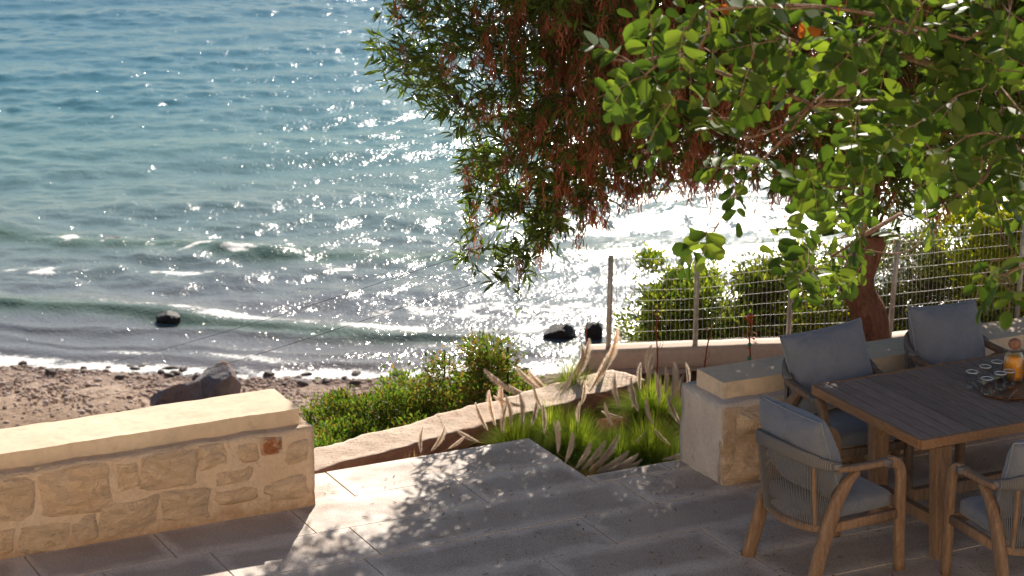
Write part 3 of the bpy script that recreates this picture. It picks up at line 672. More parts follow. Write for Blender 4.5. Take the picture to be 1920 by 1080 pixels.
def in_poly(x, y, poly):
    c = np.zeros(len(x), bool); n = len(poly); j = n - 1
    for i in range(n):
        xi, yi = poly[i]; xj, yj = poly[j]
        c ^= ((yi > y) != (yj > y)) & (x < (xj - xi) * (y - yi) / (yj - yi + 1e-12) + xi); j = i
    return c
crown_poly = [(-.80, 2.47), (-.95, 2.11), (-.85, 1.95), (-.72, 1.72), (-.45, 1.66), (-.27, 1.52), (-.33, 1.28), (-.30, 1.0), (-.44, .77), (-.3, .62), (-.12, .56), (0., .36), (.12, .42), (.26, .54), (.37, .84), (.7, 1.1), (1.06, 1.27), (1.5, 1.32), (1.75, 1.2), (1.95, 1.08), (2.3, 1.0), (2.7, 1.0), (3.2, 1.13), (3.8, 1.25), (4.6, 1.7), (5.2, 2.8), (4.8, 4.2), (3.4, 5.0), (1.6, 5.0), (.2, 4.4), (-.6, 3.5)]
def crown_pts(n, top=None):
    out = np.zeros((0, 3))
    while len(out) < n:
        k = n * 4; x = rng.uniform(-1, 5.3, k); y = rng.uniform(14.9, 19.2, k); z = rng.uniform(.2, 5.8, k)
        xe = x * 16.7 / y; ze = CH + (z - CH) * 16.7 / y
        thick = np.interp(ze, [.4, 1.0, 1.6, 2.4, 3.5, 5], [.3, .6, .85, 1.2, 1.5, 1.2]); cy = np.interp(ze, [.4, 1.5, 2.4, 3, 5], [16.15, 16.25, 16.5, 16.9, 17.1])
        low = np.clip((3.2 - ze) / .8, 0, 1); cl = np.interp(x, [-.1, .5, 1.6, 2.6], [16.05, 16.45, 16.5, 16.8]); cy = cy * (1 - low) + cl * low; thick = thick * (1 - np.interp(x, [0, .35, .9, 2], [.5, .15, .1, 0]) * low)
        ok = in_poly(xe, ze, crown_poly) & (np.abs(y - cy) < thick); out = np.vstack([out, np.stack([x, y, z], 1)[ok]])
    return out[:n]
def leaf_parts(parent, name, tv, tf, Mx, mat, smooth, nmax=295):
    """the leaves that show largest are parts of their own, the rest one mass"""
    Mx = Mx.copy(); Mx[:, :, 1] *= rng.uniform(.72, 1.15, len(Mx))[:, None]; Mx[:, :, 2] *= rng.uniform(-.6, 3.4, len(Mx))[:, None]
    c = Mx[:, :, 3]; s = np.linalg.norm(Mx[:, :, 0], axis=1); dist = np.linalg.norm(c - np.array([0, 0, CH]), axis=1)
    xx = c[:, 0] / np.maximum(c[:, 1], 1); el = (c[:, 2] - CH) / np.maximum(c[:, 1], 1)
    vis = (np.abs(xx) < .2) & (el < -.17) & (el > -.40)
    sc_ = np.where(vis, s / dist, 0) + rng.uniform(0, .0005, len(s)); order = np.argsort(-sc_); big = order[:nmax]; rest = order[nmax:]
    me = mesh(name, tv, tf, mat, smooth)
    for i in big:
        o = link(name, me, parent); mt = Matrix([list(Mx[i][r_]) for r_ in range(3)] + [[0, 0, 0, 1]]); o.matrix_basis = Matrix.Translation(-Vector(parent.location)) @ mt
    R_ = Mx[rest].copy(); R_[:, :, 3] -= np.array(parent.location)
    meta(link('foliage', instances('foliage', tv, tf, R_, mat, smooth), parent), None, None, None, 'stuff')

def make_acacia():
    base = Vector((2.50, 16.75, -.3))
    t = thing('weeping_acacia_tree', 'wide tree with narrow hanging leaves, red trunk and rusty dry catkins', 'tree', base)
    # trunk
    tp = spline([Vector((2.58, 16.72, -.35)), Vector((2.53, 16.74, -.05)), at(1628, 590, 16.76), at(1604, 535, 16.78), at(1618, 485, 16.8), at(1640, 440, 16.82)], 6)
    mb = MB(); V = []; n = 20
    for i, p in enumerate(tp):
        f_ = i / (len(tp) - 1); r_ = np.interp(f_, [0, .15, .5, .8, 1], [.155, .135, .122, .115, .10])
        for j in range(n):
            a = 2 * math.pi * j / n; k = 1 + .10 * math.sin(3 * a + f_ * 2) + .10 * noise.noise(Vector((math.cos(a) * 2, math.sin(a) * 2, f_ * 5))) + .05 * noise.noise(Vector((math.cos(a) * 6, math.sin(a) * 6, f_ * 9)))
            V.append(p - base + Vector((math.cos(a), math.sin(a), 0)) * r_ * k)
    mb.add(V, [(i * n + j, i * n + (j + 1) % n, (i + 1) * n + (j + 1) % n, (i + 1) * n + j) for i in range(len(tp) - 1) for j in range(n)] + [tuple(range((len(tp) - 1) * n, len(tp) * n))])
    trunk = mb.put('trunk', M['bark'], t, True)
    sk = Skel(tuple(at(1639, 445, 16.82)))
    for pts in ([(2.3, 16.7, 1.0), (1.9, 16.5, 1.35), (1.4, 16.2, 1.65), (.8, 15.9, 1.85), (.2, 15.75, 2.0)], [(2.4, 16.9, 1.1), (2.1, 16.9, 1.7), (1.6, 17.1, 2.4), (1.0, 17.1, 3.0)],
                [(2.62, 16.85, 1.05), (2.9, 16.8, 1.5), (3.3, 16.8, 2.0), (3.9, 16.9, 2.6)], [(2.55, 17.0, 1.2), (2.6, 17.2, 2.0), (2.7, 17.3, 3.0), (2.6, 17.3, 3.8)], [(2.75, 16.8, .95), (3.1, 16.75, 1.15), (3.6, 16.8, 1.45)]):
        sk.path([Vector(p) for p in spline([sk.p[0]] + pts, 4)][1:])
    tips = list(crown_pts(420)); sk.grow(tips, .13, .06)
    bm_ = MB(); sk.build(bm_, .0034, .075)
    bm_.v = [tuple(Vector(v) - base) for v in bm_.v]; link('branches', mesh('branches', bm_.v, bm_.f, M['twig'], True), t)
    A = np.array(sk.p); par = np.array(sk.par); thin = np.where(sk.r < .012)[0]; Tree = A[thin]
    tips = crown_pts(17000); ze_ = CH + (tips[:, 2] - CH) * 16.7 / tips[:, 1]; tips = tips[(rng.random(len(tips)) < np.where(ze_ < 2.6, .95, np.where(tips[:, 0] > .7, .9, .6))) & ~((tips[:, 0] < 0) & (rng.random(len(tips)) < .35))]; n = len(tips)
    # nearest thin node for each tip
    idx = np.array([thin[np.argmin(((Tree - q) ** 2).sum(1))] for q in tips]); b0 = A[idx]; d = tips - b0; L = np.linalg.norm(d, axis=1)
    keep = L < .75; b0, d, L, tips = b0[keep], d[keep], L[keep], tips[keep]
    tw = MB(); LP = []; LD = []
    xe = tips[:, 0] * 16.7 / tips[:, 1]; ze = CH + (tips[:, 2] - CH) * 16.7 / tips[:, 1]
    for k in range(len(tips)):
        a, e = b0[k], tips[k]; mid = (a + e) / 2 + np.array([0, 0, .10 * L[k]]) + rng.normal(size=3) * .04
        dr = e + d[k] / (L[k] + 1e-6) * .05 + rng.normal(size=3) * .04 + np.array([0, 0, -.01])
        pts = np.array([a, mid, e, dr])
        if L[k] > .05: tw.tube(pts, [.0026, .0022, .0018, .001], 3, False)
        edge = xe[k] < .6 or xe[k] > 2.5; inner = .25 if (ze[k] < 1.05 and .35 < xe[k] < 3.2) else 1.
        nl = int((15 if edge else 12) * (1.25 if ze[k] > 2.5 else 1) * inner * rng.uniform(.7, 1.3))
        for _ in range(nl):
            s_ = rng.uniform(.25, 1) * 3; i = min(int(s_), 2); f_ = s_ - i; p = pts[i] * (1 - f_) + pts[i + 1] * f_
            dd = (pts[i + 1] - pts[i]) / (np.linalg.norm(pts[i + 1] - pts[i]) + 1e-6); side = rng.normal(size=3); LP.append(p); LD.append(dd * .5 + side * .6 + np.array([-.35 * (xe[k] < .4), -.1, -.12 + .3 * (xe[k] < .1)]))
    tw.v = [tuple(Vector(v) - base) for v in tw.v]; link('twigs', mesh('twigs', tw.v, tw.f, M['twig'], False), t)['kind'] = 'stuff'
    LP = np.array(LP); LD = np.array(LD); up = rand_dirs(len(LP)) + np.array([0, -.3, .8]); s_ = rng.uniform(.05, .115, len(LP))
    tv, tf = leaf_tmpl(1, .2, .3, 3, .18); leaf_parts(t, 'leaf', tv, tf, frame(LP, LD, up, s_), M['acacia'], True)
    # dry catkin bunches
    xs_, zs_ = [], []
    wgt = np.exp(-((xe - .75) / .75) ** 2 - ((ze - 1.7) / .75) ** 2) + .12; wgt[(xe < -.3)] *= .15; wgt[(xe > 2.2)] *= .5; wgt *= np.where(tips[:, 1] < np.interp(tips[:, 0], [-.1, .5, 1.6, 2.6], [15.7, 16.2, 16.2, 16.5]), 4., .6)
    pick = rng.choice(len(tips), 2300, replace=False, p=wgt / wgt.sum())
    sv = MB(); SM = []
    for k in pick:
        e = tips[k]; hl = rng.uniform(.08, .26); m_ = int(rng.uniform(26, 52))
        for _ in range(m_):
            p = e + np.array([rng.normal() * .017, rng.normal() * .017, -rng.uniform(0, hl)]); dd = rng.normal(size=3) * .38 + np.array([0, 0, -1.]); SM.append((p, dd, rng.uniform(.03, .065)))
    p = np.array([q[0] for q in SM]); dd = np.array([q[1] for q in SM]); s_ = np.array([q[2] for q in SM])
    V = [(0, -.03, 0), (0, .03, 0), (.3, -.05, .03), (.3, .05, .03), (.65, -.045, -.03), (.65, .045, -.03), (1, -.015, .03), (1, .015, .03)]; F = [(0, 2, 3, 1), (2, 4, 5, 3), (4, 6, 7, 5)]
    Mx = frame(p, dd, rand_dirs(len(p)), s_ * 1.2); Mx[:, :, 3] -= np.array(base); meta(link('dry_catkins', instances('dry_catkins', V, F, Mx, M['seed']), t), 'rusty red hanging dry catkins', None, None, 'stuff')
make_acacia()

# ---- carob: large round leaves reaching in from the right
def make_carob():
    base = Vector((4.3, 9.6, 0))
    t = thing('carob_tree', 'near tree with large round bright green leaves reaching in from the right', 'tree', base)
    sk = Skel((4.3, 9.6, 1.9))
    def pth(lst, start=0): return sk.path([Vector(p) for p in spline(lst, 4)], start)
    j0 = sk.path([Vector(p) for p in spline([(4.2, 9.7, 2.4), (3.6, 9.8, 3.3), (2.9, 9.7, 3.7), (2.3, 9.5, 3.65), at(1850, 130, 9.4)], 4)])
    a = pth([at(1790, 140, 9.3), at(1690, 105, 9.2), at(1610, 150, 9.2), at(1520, 195, 9.1)], j0)
    b1 = pth([at(1450, 165, 9.1), at(1360, 140, 9.0), at(1270, 105, 8.9), at(1200, 115, 8.8), at(1150, 112, 8.8)], a)
    b2 = pth([at(1470, 235, 9.2), at(1400, 258, 9.2), at(1350, 235, 9.2), at(1310, 205, 9.1)], a)
    b3 = pth([at(1480, 250, 9.3), at(1430, 300, 9.5), at(1395, 330, 9.5), at(1370, 380, 9.5), at(1335, 440, 9.5), at(1308, 495, 9.5)], a)
    c0 = pth([at(1680, 190, 9.5), at(1655, 250, 9.6), at(1640, 330, 9.8), at(1618, 440, 10.)], a)
    c1 = pth([at(1610, 230, 9.4), at(1600, 300, 9.5)], a)
    e0 = pth([at(1880, 200, 9.0), at(1850, 330, 8.9), at(1790, 370, 9.0)], j0)
    e1 = pth([at(1990, 300, 8.6), at(1960, 460, 8.4), at(1880, 520, 8.3)], j0)
    f0 = pth([at(1750, 60, 8.9), at(1600, 20, 8.8), at(1450, 10, 8.7), at(1330, 20, 8.7)], j0)
    g0 = pth([at(1690, 400, 10.2), at(1560, 480, 10.6)], c0)
    cl = [(1190, 130, 40, 40, 8.8, 15), (1235, 175, 45, 30, 8.8, 9), (1240, 220, 30, 18, 8.8, 3), (1290, 70, 70, 60, 8.8, 15), (1400, 80, 90, 70, 8.9, 24), (1350, 205, 35, 28, 9.1, 6),
          (1500, 60, 80, 55, 9., 18), (1560, 160, 70, 50, 9.2, 20), (1620, 215, 60, 50, 9.4, 18), (1650, 60, 80, 55, 9., 20), (1590, 265, 35, 30, 9.5, 5), (1730, 60, 90, 60, 9., 20), (1850, 60, 90, 60, 9., 26), (1720, 230, 60, 55, 9.3, 14), (1830, 200, 100, 80, 9., 40),
          (1880, 310, 70, 65, 8.9, 24), (1800, 310, 55, 45, 9., 12), (1560, 350, 75, 45, 9.6, 16), (1600, 400, 50, 35, 9.9, 6), (1395, 320, 28, 22, 9.5, 4), (1372, 372, 20, 14, 9.5, 2), (1332, 440, 24, 16, 9.5, 3), (1308, 480, 14, 10, 9.5, 1),
          (1530, 490, 55, 40, 10.5, 12), (1590, 470, 45, 35, 10.7, 9), (1540, 415, 40, 30, 10.4, 5), (1725, 435, 38, 28, 10.9, 6), (1810, 360, 30, 30, 9., 4), (1885, 515, 45, 35, 8.3, 8), (1880, 480, 30, 20, 8.4, 2), (1800, -60, 200, 60, 9., 40), (1500, -50, 200, 40, 9., 26), (2020, 200, 90, 200, 8.9, 50)]
    tips = []; yv = []
    for x, y, rx, ry, Y, n in cl:
        for _ in range(max(1, int(round(n * (.66 if y > -30 else .8))))):
            while True:
                q, r_ = rng.uniform(-1, 1, 2)
                if q * q + r_ * r_ < 1: break
            tips.append(np.array(at(x + q * rx, y + r_ * ry, Y + rng.normal() * .25)))
    sk.grow(tips, .09, .02, origin=(3, 9.5, 3.7)); mb = MB(); sk.build(mb, .0028, .055, 8, 2.25)
    mb.tube([(4.3, 9.6, -.05), (4.25, 9.62, .9), (4.3, 9.6, 1.95)], [.2, .16, .1], 12)
    mb.v = [tuple(Vector(v) - base) for v in mb.v]; link('branches', mesh('branches', mb.v, mb.f, M['carob_bark'], True), t)
    LP = []; LD = []; LU = []; LS = []; ra = MB(); A = np.array(sk.p)
    for tip in tips:
        i = int(np.argmin(((A - tip) ** 2).sum(1))); back = A[sk.par[i]] if sk.par[i] >= 0 else A[i]
        d = tip - back; d = d / (np.linalg.norm(d) + 1e-6) + rng.normal(size=3) * .5 + np.array([0, -.25, -.25]); d /= np.linalg.norm(d)
        up = rng.normal(size=3) * .35 + np.array([0, -.55, .75]); side = np.cross(up, d); side /= np.linalg.norm(side); up = np.cross(d, side)
        npair = int(rng.integers(2, 5)); L = .045 * npair + .02; ra.tube([tip, tip + d * L * .5 + up * .006, tip + d * L - up * .01], [.0018, .0014, .001], 3, False)
        for k in range(npair):
            q = tip + d * (.02 + .045 * k)
            for s_ in (-1, 1):
                LP.append(q); LD.append(side * s_ + d * .45 + rng.normal(size=3) * .12); LU.append(up + rng.normal(size=3) * .28); LS.append(rng.uniform(.058, .098))
        if rng.random() < .5: LP.append(tip + d * L); LD.append(d + rng.normal(size=3) * .1); LU.append(up); LS.append(rng.uniform(.05, .07))
    ra.v = [tuple(Vector(v) - base) for v in ra.v]; link('leaf_stalks', mesh('leaf_stalks', ra.v, ra.f, M['carob_bark'], False), t)['kind'] = 'stuff'
    tv, tf = obovate(1, .62); leaf_parts(t, 'leaf', tv, tf, frame(np.array(LP), np.array(LD), np.array(LU), np.array(LS)), M['carob'], True)
    me = mesh('dead_leaf', tv, tf, M['dead_leaf'], True)
    for x, y, a_ in ((1345, 12, .4), (1500, 42, 2.), (1570, 5, 1.1), (1512, 52, 2.8)):
        o = link('dead_leaf', me, t, at(x, y, 8.75) - base); o.scale = (.06, .06, .06); o.rotation_euler = (1.2, a_, a_); o['label'] = 'withered orange leaf'
make_carob()

def bush(name, label, c, r, nleaf, size, mats, ncl=34, group=None, seed=0, W=.4, ratio2=.0, low=.0):
    rg = np.random.default_rng(seed + 50); c = Vector(c); t = thing(name, label, 'bush', c, 0, group)
    tips = []
    while len(tips) < ncl:
        q = rg.uniform(-1, 1, 3)
        rr = np.linalg.norm(q)
        if .35 < rr < 1 and q[2] > -.5: tips.append(q * np.array([r[0], r[1], r[2]]) * (1 + (.22 if 'fence' in name else .22) * rg.normal()))
    tips = np.array(tips) + np.array([0, 0, r[2]]); mb = MB()
    for q in tips:
        s_ = Vector((q[0] * .15, q[1] * .15, -.1)); mid = Vector((q[0] * .5, q[1] * .5, q[2] * .55)) + Vector(rg.normal(size=3)) * .04
        mb.tube(spline([s_, mid, Vector(q)], 4), [.012, .011, .010, .009, .007, .006, .005, .004, .003], 4, False)
    mb.put('stems', M['twig'], t, False)
    nleaf = int(nleaf * (2.3 if 'fence' in name else 2.)); size *= 1.12; k = rg.integers(0, ncl, nleaf); cr = min(r) * .34 * rg.uniform(.6, 1.4, ncl); dv = rg.normal(size=(nleaf, 3)); dv /= np.linalg.norm(dv, axis=1, keepdims=True)
    rad = rg.uniform(.15, 1.05, nleaf) ** .6; p = tips[k] + dv * (rad * cr[k])[:, None] * np.array([1.15, 1.15, .85])
    spk = rg.random(nleaf) < .12; p[spk] += dv[spk] * (rg.uniform(0, .6, spk.sum()) * cr[k][spk])[:, None]
    d = dv * .7 + rg.normal(size=(nleaf, 3)) * .5 + np.array([0, 0, .35]); up = dv + rg.normal(size=(nleaf, 3)) * .7; s_ = size * rg.uniform(.6, 1.3, nleaf)
    tv, tf = leaf_tmpl(1, W, .2, 2, .1); Mx = frame(p, d, up, s_)
    cut = int(nleaf * (1 - ratio2)); o = link('foliage', instances('foliage', tv, tf, Mx[:cut], M[mats[0]]), t); o['kind'] = 'stuff'
    if ratio2 > 0: o = link('old_foliage', instances('old_foliage', tv, tf, Mx[cut:], M[mats[1]]), t); o['kind'] = 'stuff'
    return t
G = 'bushes on the slope behind the kerb'
bush('lentisk_bush', 'low dark green bush right behind the end of the left wall', (-1.42, 16.0, -1.15), (.48, .6, .30), 9000, .034, ['lentisk', 'lentisk_red'], 44, G, 1, .42, .1)
bush('lentisk_bush', 'green bush in the middle of the left hedge', (-.92, 16.9, -1.15), (.5, .6, .36), 10000, .034, ['lentisk', 'lentisk_red'], 46, G, 2, .42, .22)
bush('lentisk_bush', 'tallest reddish green bush beside the two stakes', (-.33, 17.3, -1.12), (.40, .5, .48), 11000, .034, ['lentisk', 'lentisk_red'], 44, G, 3, .42, .4)
bush('lentisk_bush', 'low green bush at the right end of the left hedge', (-.02, 17.6, -1.2), (.32, .45, .36), 5500, .034, ['lentisk', 'lentisk_red'], 28, G, 4, .42, .15)
bush('lentisk_bush', 'rounded green bush behind the left bush of the hedge', (-1.0, 18.3, -1.9), (.7, .6, .5), 8000, .036, ['lentisk', 'lentisk_red'], 34, G, 5, .42, .15)
bush('lentisk_bush', 'green bush just above the slanting kerb, below the tallest bush', (-.75, 16.2, -1.1), (.55, .3, .26), 7000, .032, ['lentisk', 'lentisk_red'], 32, G, 6, .42, .2)
G = 'bushes beyond the wire fence'
bush('fence_bush', 'light green airy bush behind the first fence panel', (1.30, 18.5, -1.5), (.40, .45, .80), 13000, .044, ['bush_light'], 80, G, 11, .36)
bush('fence_bush', 'light green bush between the second and third fence posts', (1.85, 18.6, -1.5), (.52, .45, .84), 14000, .044, ['bush_light', 'bush_olive'], 84, G, 12, .36, .35)
bush('fence_bush', 'yellow green bush left of the tree trunk behind the fence', (2.5, 18.7, -1.5), (.46, .4, .74), 11000, .044, ['bush_yellow', 'bush_light'], 60, G, 13, .4, .5)
bush('fence_bush', 'dull olive bush right of the tree trunk behind the fence', (3.2, 19.0, -1.5), (.62, .5, .90), 24000, .028, ['bush_olive'], 90, G, 14, .3)
bush('fence_bush', 'bright yellow green bush at the right edge behind the fence', (3.85, 18.6, -1.5), (.46, .5, 1.05), 17000, .046, ['bush_yellow', 'bush_light'], 76, G, 15, .45, .3)
bush('fence_bush', 'green bush on the brown slope beyond the olive bush', (5.0, 22, -2.6), (1.0, .8, .9), 9000, .05, ['bush_light', 'bush_olive'], 40, G, 16, .4, .4)
bush('fence_bush', 'far olive bush on the brown slope at right', (5.6, 26, -3.2), (1.1, .9, .8), 8000, .05, ['bush_olive', 'bush_light'], 36, G, 17, .4, .3)

# ------------------------------------------------------------------ fountain grasses
plumes = []
for k in range(6):
    rg = np.random.default_rng(k + 200); n = 1700; L = .20; bend = rg.uniform(.01, .045); t_ = rg.uniform(0, 1, n) ** .9; a = rg.uniform(0, 6.28, n)
    core = np.stack([t_ * L, np.zeros(n), bend * (t_ ** 2) * -1], 1); rr = .0155 * np.sin(np.pi * np.clip(t_ * .9 + .08, 0, 1)) ** .7
    out = np.stack([np.full(n, 1.5), np.cos(a), np.sin(a)], 1); tv = [(0, -.02, 0), (0, .02, 0), (1, 0, 0)]
    Mx = frame(core, out, rand_dirs(n), rr * 1.9 * rg.uniform(.7, 1.25, n) + .004)
    me = instances('plume', tv, [(0, 1, 2)], Mx, M['plume']); 
    cm = MB().tube([(L * q, 0, -bend * q * q) for q in (0, .2, .4, .6, .8, 1)], [.0015, .003, .003, .0025, .002, .0005], 5); bm = bmesh.new(); bm.from_mesh(me)
    me2 = mesh('c', cm.v, cm.f); bm.from_mesh(me2); bm.to_mesh(me); bm.free(); plumes.append(me)
def grass(label, c, r, h, n, plist, seed, tuft=(0, 0), mat='grass'):
    rg = np.random.default_rng(seed); t = thing('fountain_grass', label, 'grass', c, 0, 'fountain grasses in the planted bed'); seg = 5
    a = rg.uniform(0, 6.28, n); n = int(n * 1.7); a = rg.uniform(0, 6.28, n); lean_ = rg.beta(1.9, 1.3, n) * 1.1; L = h * rg.uniform(.45, 1.25, n); b0 = np.stack([np.cos(a), np.sin(a)], 1) * (rg.uniform(0, .07, n))[:, None]
    V = np.zeros((n, seg + 1, 2, 3)); w_ = rg.uniform(.0014, .0028, n); a2 = a + rg.normal(0, .4, n)
    for i in range(seg + 1):
        s_ = i / seg; out = L * lean_ * (s_ + .45 * s_ ** 2) * r; zz = L * (s_ * (1 - .25 * lean_) - lean_ * .55 * s_ ** 2.4)
        cx = b0[:, 0] + np.cos(a2) * out; cy = b0[:, 1] + np.sin(a2) * out; wd = w_ * (1 - s_ * .85)
        V[:, i, 0] = np.stack([cx - np.sin(a2) * wd, cy + np.cos(a2) * wd, zz], 1); V[:, i, 1] = np.stack([cx + np.sin(a2) * wd, cy - np.cos(a2) * wd, zz], 1)
    base = (np.arange(n) * (seg + 1) * 2)[:, None]; F = np.concatenate([base + np.array([2 * i, 2 * i + 1, 2 * i + 3, 2 * i + 2]) for i in range(seg)], 0)
    o = link('blades', npmesh('blades', V.reshape(-1, 3), F, M[mat]), t); o['kind'] = 'stuff'
    st = MB(); c = Vector(c)
    for (x, y, deg, s_) in plist:                       # plume base seen at (x, y), leaning deg from upright (right positive)
        p = at(x, y, c.y + rg.uniform(-.12, .12)) - c; dz = math.cos(R(deg)); dx = math.sin(R(deg)); dd = Vector((dx, rg.uniform(-.25, .15), dz)).normalized()
        q0 = Vector((p.x * .2, p.y * .3, 0)); st.tube(spline([q0, (q0 + p) * .5 + Vector((0, 0, .05)), p, p + dd * .03], 3), .0011, 3, False)
        pl = link('plume', plumes[rg.integers(0, 6)], t, p); side = Vector((0, -1, 0)).cross(dd).normalized()
        zax = Vector((dz, 0, -dx)) * (-1 if deg < 0 else 1); yax = zax.cross(dd).normalized(); zax = dd.cross(yax)
        pl.rotation_euler = Matrix((dd, yax, zax)).transposed().to_euler(); pl.scale = (s_, s_ * 1.05, s_ * 1.05)
    st.put('stalks', M['dry_grass'], t, False); return t
grass('bright green tussock in the middle of the planted bed', (.40, 15.15, -.27), .72, .36, 3600, [(1168, 783, -82, .7), (1050, 742, 35, .9), (1085, 800, -8, .85), (1020, 815, 4, 1), (1042, 845, 12, 1), (1185, 765, 15, .7)], 1)
grass('large yellow green tussock beside the end of the stone wall', (.86, 15.0, -.27), .78, .36, 4600, [(1163, 765, -22, 1.1), (1198, 772, -25, 1.2), (1235, 760, 2, 1.1), (1247, 740, 8, .9), (1264, 745, 10, 1.1), (1258, 750, 14, 1.1), (1280, 800, -35, 1.2), (1226, 798, -28, .9), (1200, 848, 98, 1.1), (1258, 835, -50, .8), (1216, 722, -2, 1.2), (1212, 700, -3, 1), (1276, 745, -4, .8)], 2)
grass('olive green tussock behind the others against the wall', (.95, 15.9, -.27), .7, .34, 3000, [(1105, 735, 30, 1.6), (1130, 700, 28, 1.6), (1200, 735, -6, 1.), (1290, 730, 5, .9)], 3)
grass('wide low tussock filling the gap between the bright and the yellow green ones', (.66, 14.95, -.27), .9, .30, 3600, [(1150, 800, -30, .8), (1175, 840, 60, .8)], 12)
grass('low yellowish tussock at the foot of the stone wall end', (1.0, 14.75, -.27), .8, .26, 2600, [(1240, 862, 80, .9)], 13)
grass('small green tussock behind the bright one near the kerb', (.25, 15.5, -.27), .8, .30, 2200, [(1020, 770, -35, .9), (1090, 760, 15, .9)], 14)
grass('sparse tussock with many pale plumes near the terrace corner', (.02, 15.25, -.27), .5, .34, 1300, [(945, 780, -12, 1.2), (930, 800, -20, 1.2), (958, 800, 2, 1.1), (915, 808, -28, 1.1), (978, 800, 8, 1.1), (900, 830, -62, .9), (943, 815, -5, 1.1), (995, 800, 20, 1.), (968, 740, -58, 1.3), (985, 762, -80, 1.1)], 4)
grass('low drooping grass with a fan of plumes beside the stepped terrace edge', (.52, 14.62, -.27), .6, .22, 500, [(1078, 880, 35, 1.1), (1090, 882, 45, 1.2), (1104, 884, 55, 1.2), (1116, 886, 62, 1.3), (1126, 888, 72, 1.3), (1060, 868, 20, 1.1), (1140, 889, 80, 1.1), (1108, 880, 48, 1.4), (1046, 850, 5, 1.)], 5, mat='dry_grass')
grass('small dry straw tuft at the left end of the planted bed', (-.62, 14.86, -.27), .4, .2, 350, [(790, 850, -8, .9), (808, 846, 40, 1.), (840, 842, 55, .7)], 6, mat='dry_grass')
grass('thin dry grass with tall plumes at the left end of the fence wall', (.42, 16.5, -.27), .5, .35, 500, [(1075, 715, 30, 1.6), (1060, 720, 40, 1.4), (1020, 735, -55, 1.3), (1040, 745, -48, 1.4), (1090, 690, 8, 1.), (1000, 745, -70, 1.)], 7, mat='grass')

# young saplings tied with ribbon
m = Mat('red_twig', .8, .2).color((.22, .06, .04)); M['red_twig'] = m.m; m = Mat('green_tie', .6, .3).color((.02, .25, .14)); M['tie'] = m.m; m = Mat('red_leaf', .7, .2).color((.50, .09, .035)); M['red_leaf'] = m.m
for k, (x, y0, y1, lab) in enumerate([(1407, 705, 590, 'red stemmed sapling with green ties in front of the fence wall'), (1232, 735, 570, 'thin bare sapling at the second fence panel'), (1320, 710, 610, 'leaning thin bare twig between two fence posts'), (1100, 700, 590, 'bare thin stem at the left end of the fence wall')]):
    Y = 16.7; b = at(x, y1, Y); g0 = Vector((b.x, Y, -.28)); t = thing('sapling', lab, 'sapling', g0); hgt = b.z - g0.z; rr = random.Random(k); mb = MB(); ln = .06 if k == 2 else .01
    mb.tube(spline([(0, 0, 0), (.01, 0, hgt * .35), (-.008 + ln * .6, 0, hgt * .7), (ln, 0, hgt)], 4), [.006] * 6 + [.005] * 4 + [.003] * 3, 6)
    for j in range(7 if k < 2 else 2):
        z = hgt * rr.uniform(.4, .95); a = rr.uniform(0, 6.28); mb.tube([(0, 0, z), (.04 * math.cos(a), .02 * math.sin(a), z + .03), (.055 * math.cos(a), .03 * math.sin(a), z + .08)], [.003, .002, .001], 4)
    mb.put('stem', M['red_twig'], t)
    if k == 0:
        for z in (.42, .6): MB().lathe([(.010, -.012), (.015, 0), (.010, .012)], 8, (0, 0, hgt * z)).put('tie', M['tie'], t)
        lv = MB(); tv, tf = leaf_tmpl(.05, .02, .2, 2, .01)
        for j in range(12):
            a = rr.uniform(0, 6.28); q = Quaternion((rr.random(), rr.random(), rr.random()), a); o_ = Vector((rr.uniform(-.03, .03), 0, hgt * rr.uniform(.5, 1))); lv.add([q @ Vector(v) + o_ for v in tv], tf)
        lv.put('leaves', M['red_leaf'], t)['kind'] = 'stuff'

# ------------------------------------------------------------------ furniture
def pillow(w_, h_, th, seed, n=26):
    """stuffed cushion in x (width), z (height), y (thickness), with wrinkles and pinched corners"""
    V = []; F = []; idx = {}
    for side in (-1, 1):
        for i in range(n + 1):
            for j in range(n + 1):
                a = 2 * i / n - 1; b = 2 * j / n - 1
                edge = i in (0, n) or j in (0, n)
                if edge and side == 1: idx[(side, i, j)] = idx[(-1, i, j)]; continue
                t = ((1 - abs(a) ** 2.6) * (1 - abs(b) ** 2.6)) ** .48
                k = 1 - .055 * (1 - b * b) * abs(a) ** 4; k2 = 1 - .055 * (1 - a * a) * abs(b) ** 4
                p = Vector((a * 2.2 + seed, b * 2.2, side * .7)); wr = .13 * noise.noise(p * 1.2) * t + .08 * noise.noise(p * 3.1) * t ** .5
                idx[(side, i, j)] = len(V); V.append((a * w_ / 2 * k, side * th / 2 * (t + wr), b * h_ / 2 * k2))
        for i in range(n):
            for j in range(n):
                q = [idx[(side, i, j)], idx[(side, i + 1, j)], idx[(side, i + 1, j + 1)], idx[(side, i, j + 1)]]; F.append(q if side == -1 else q[::-1])
    loop = [idx[(-1, i, 0)] for i in range(n)] + [idx[(-1, n, j)] for j in range(n)] + [idx[(-1, n - i, n)] for i in range(n)] + [idx[(-1, 0, n - j)] for j in range(n)]
    return V, F, [Vector(V[k]) for k in loop]
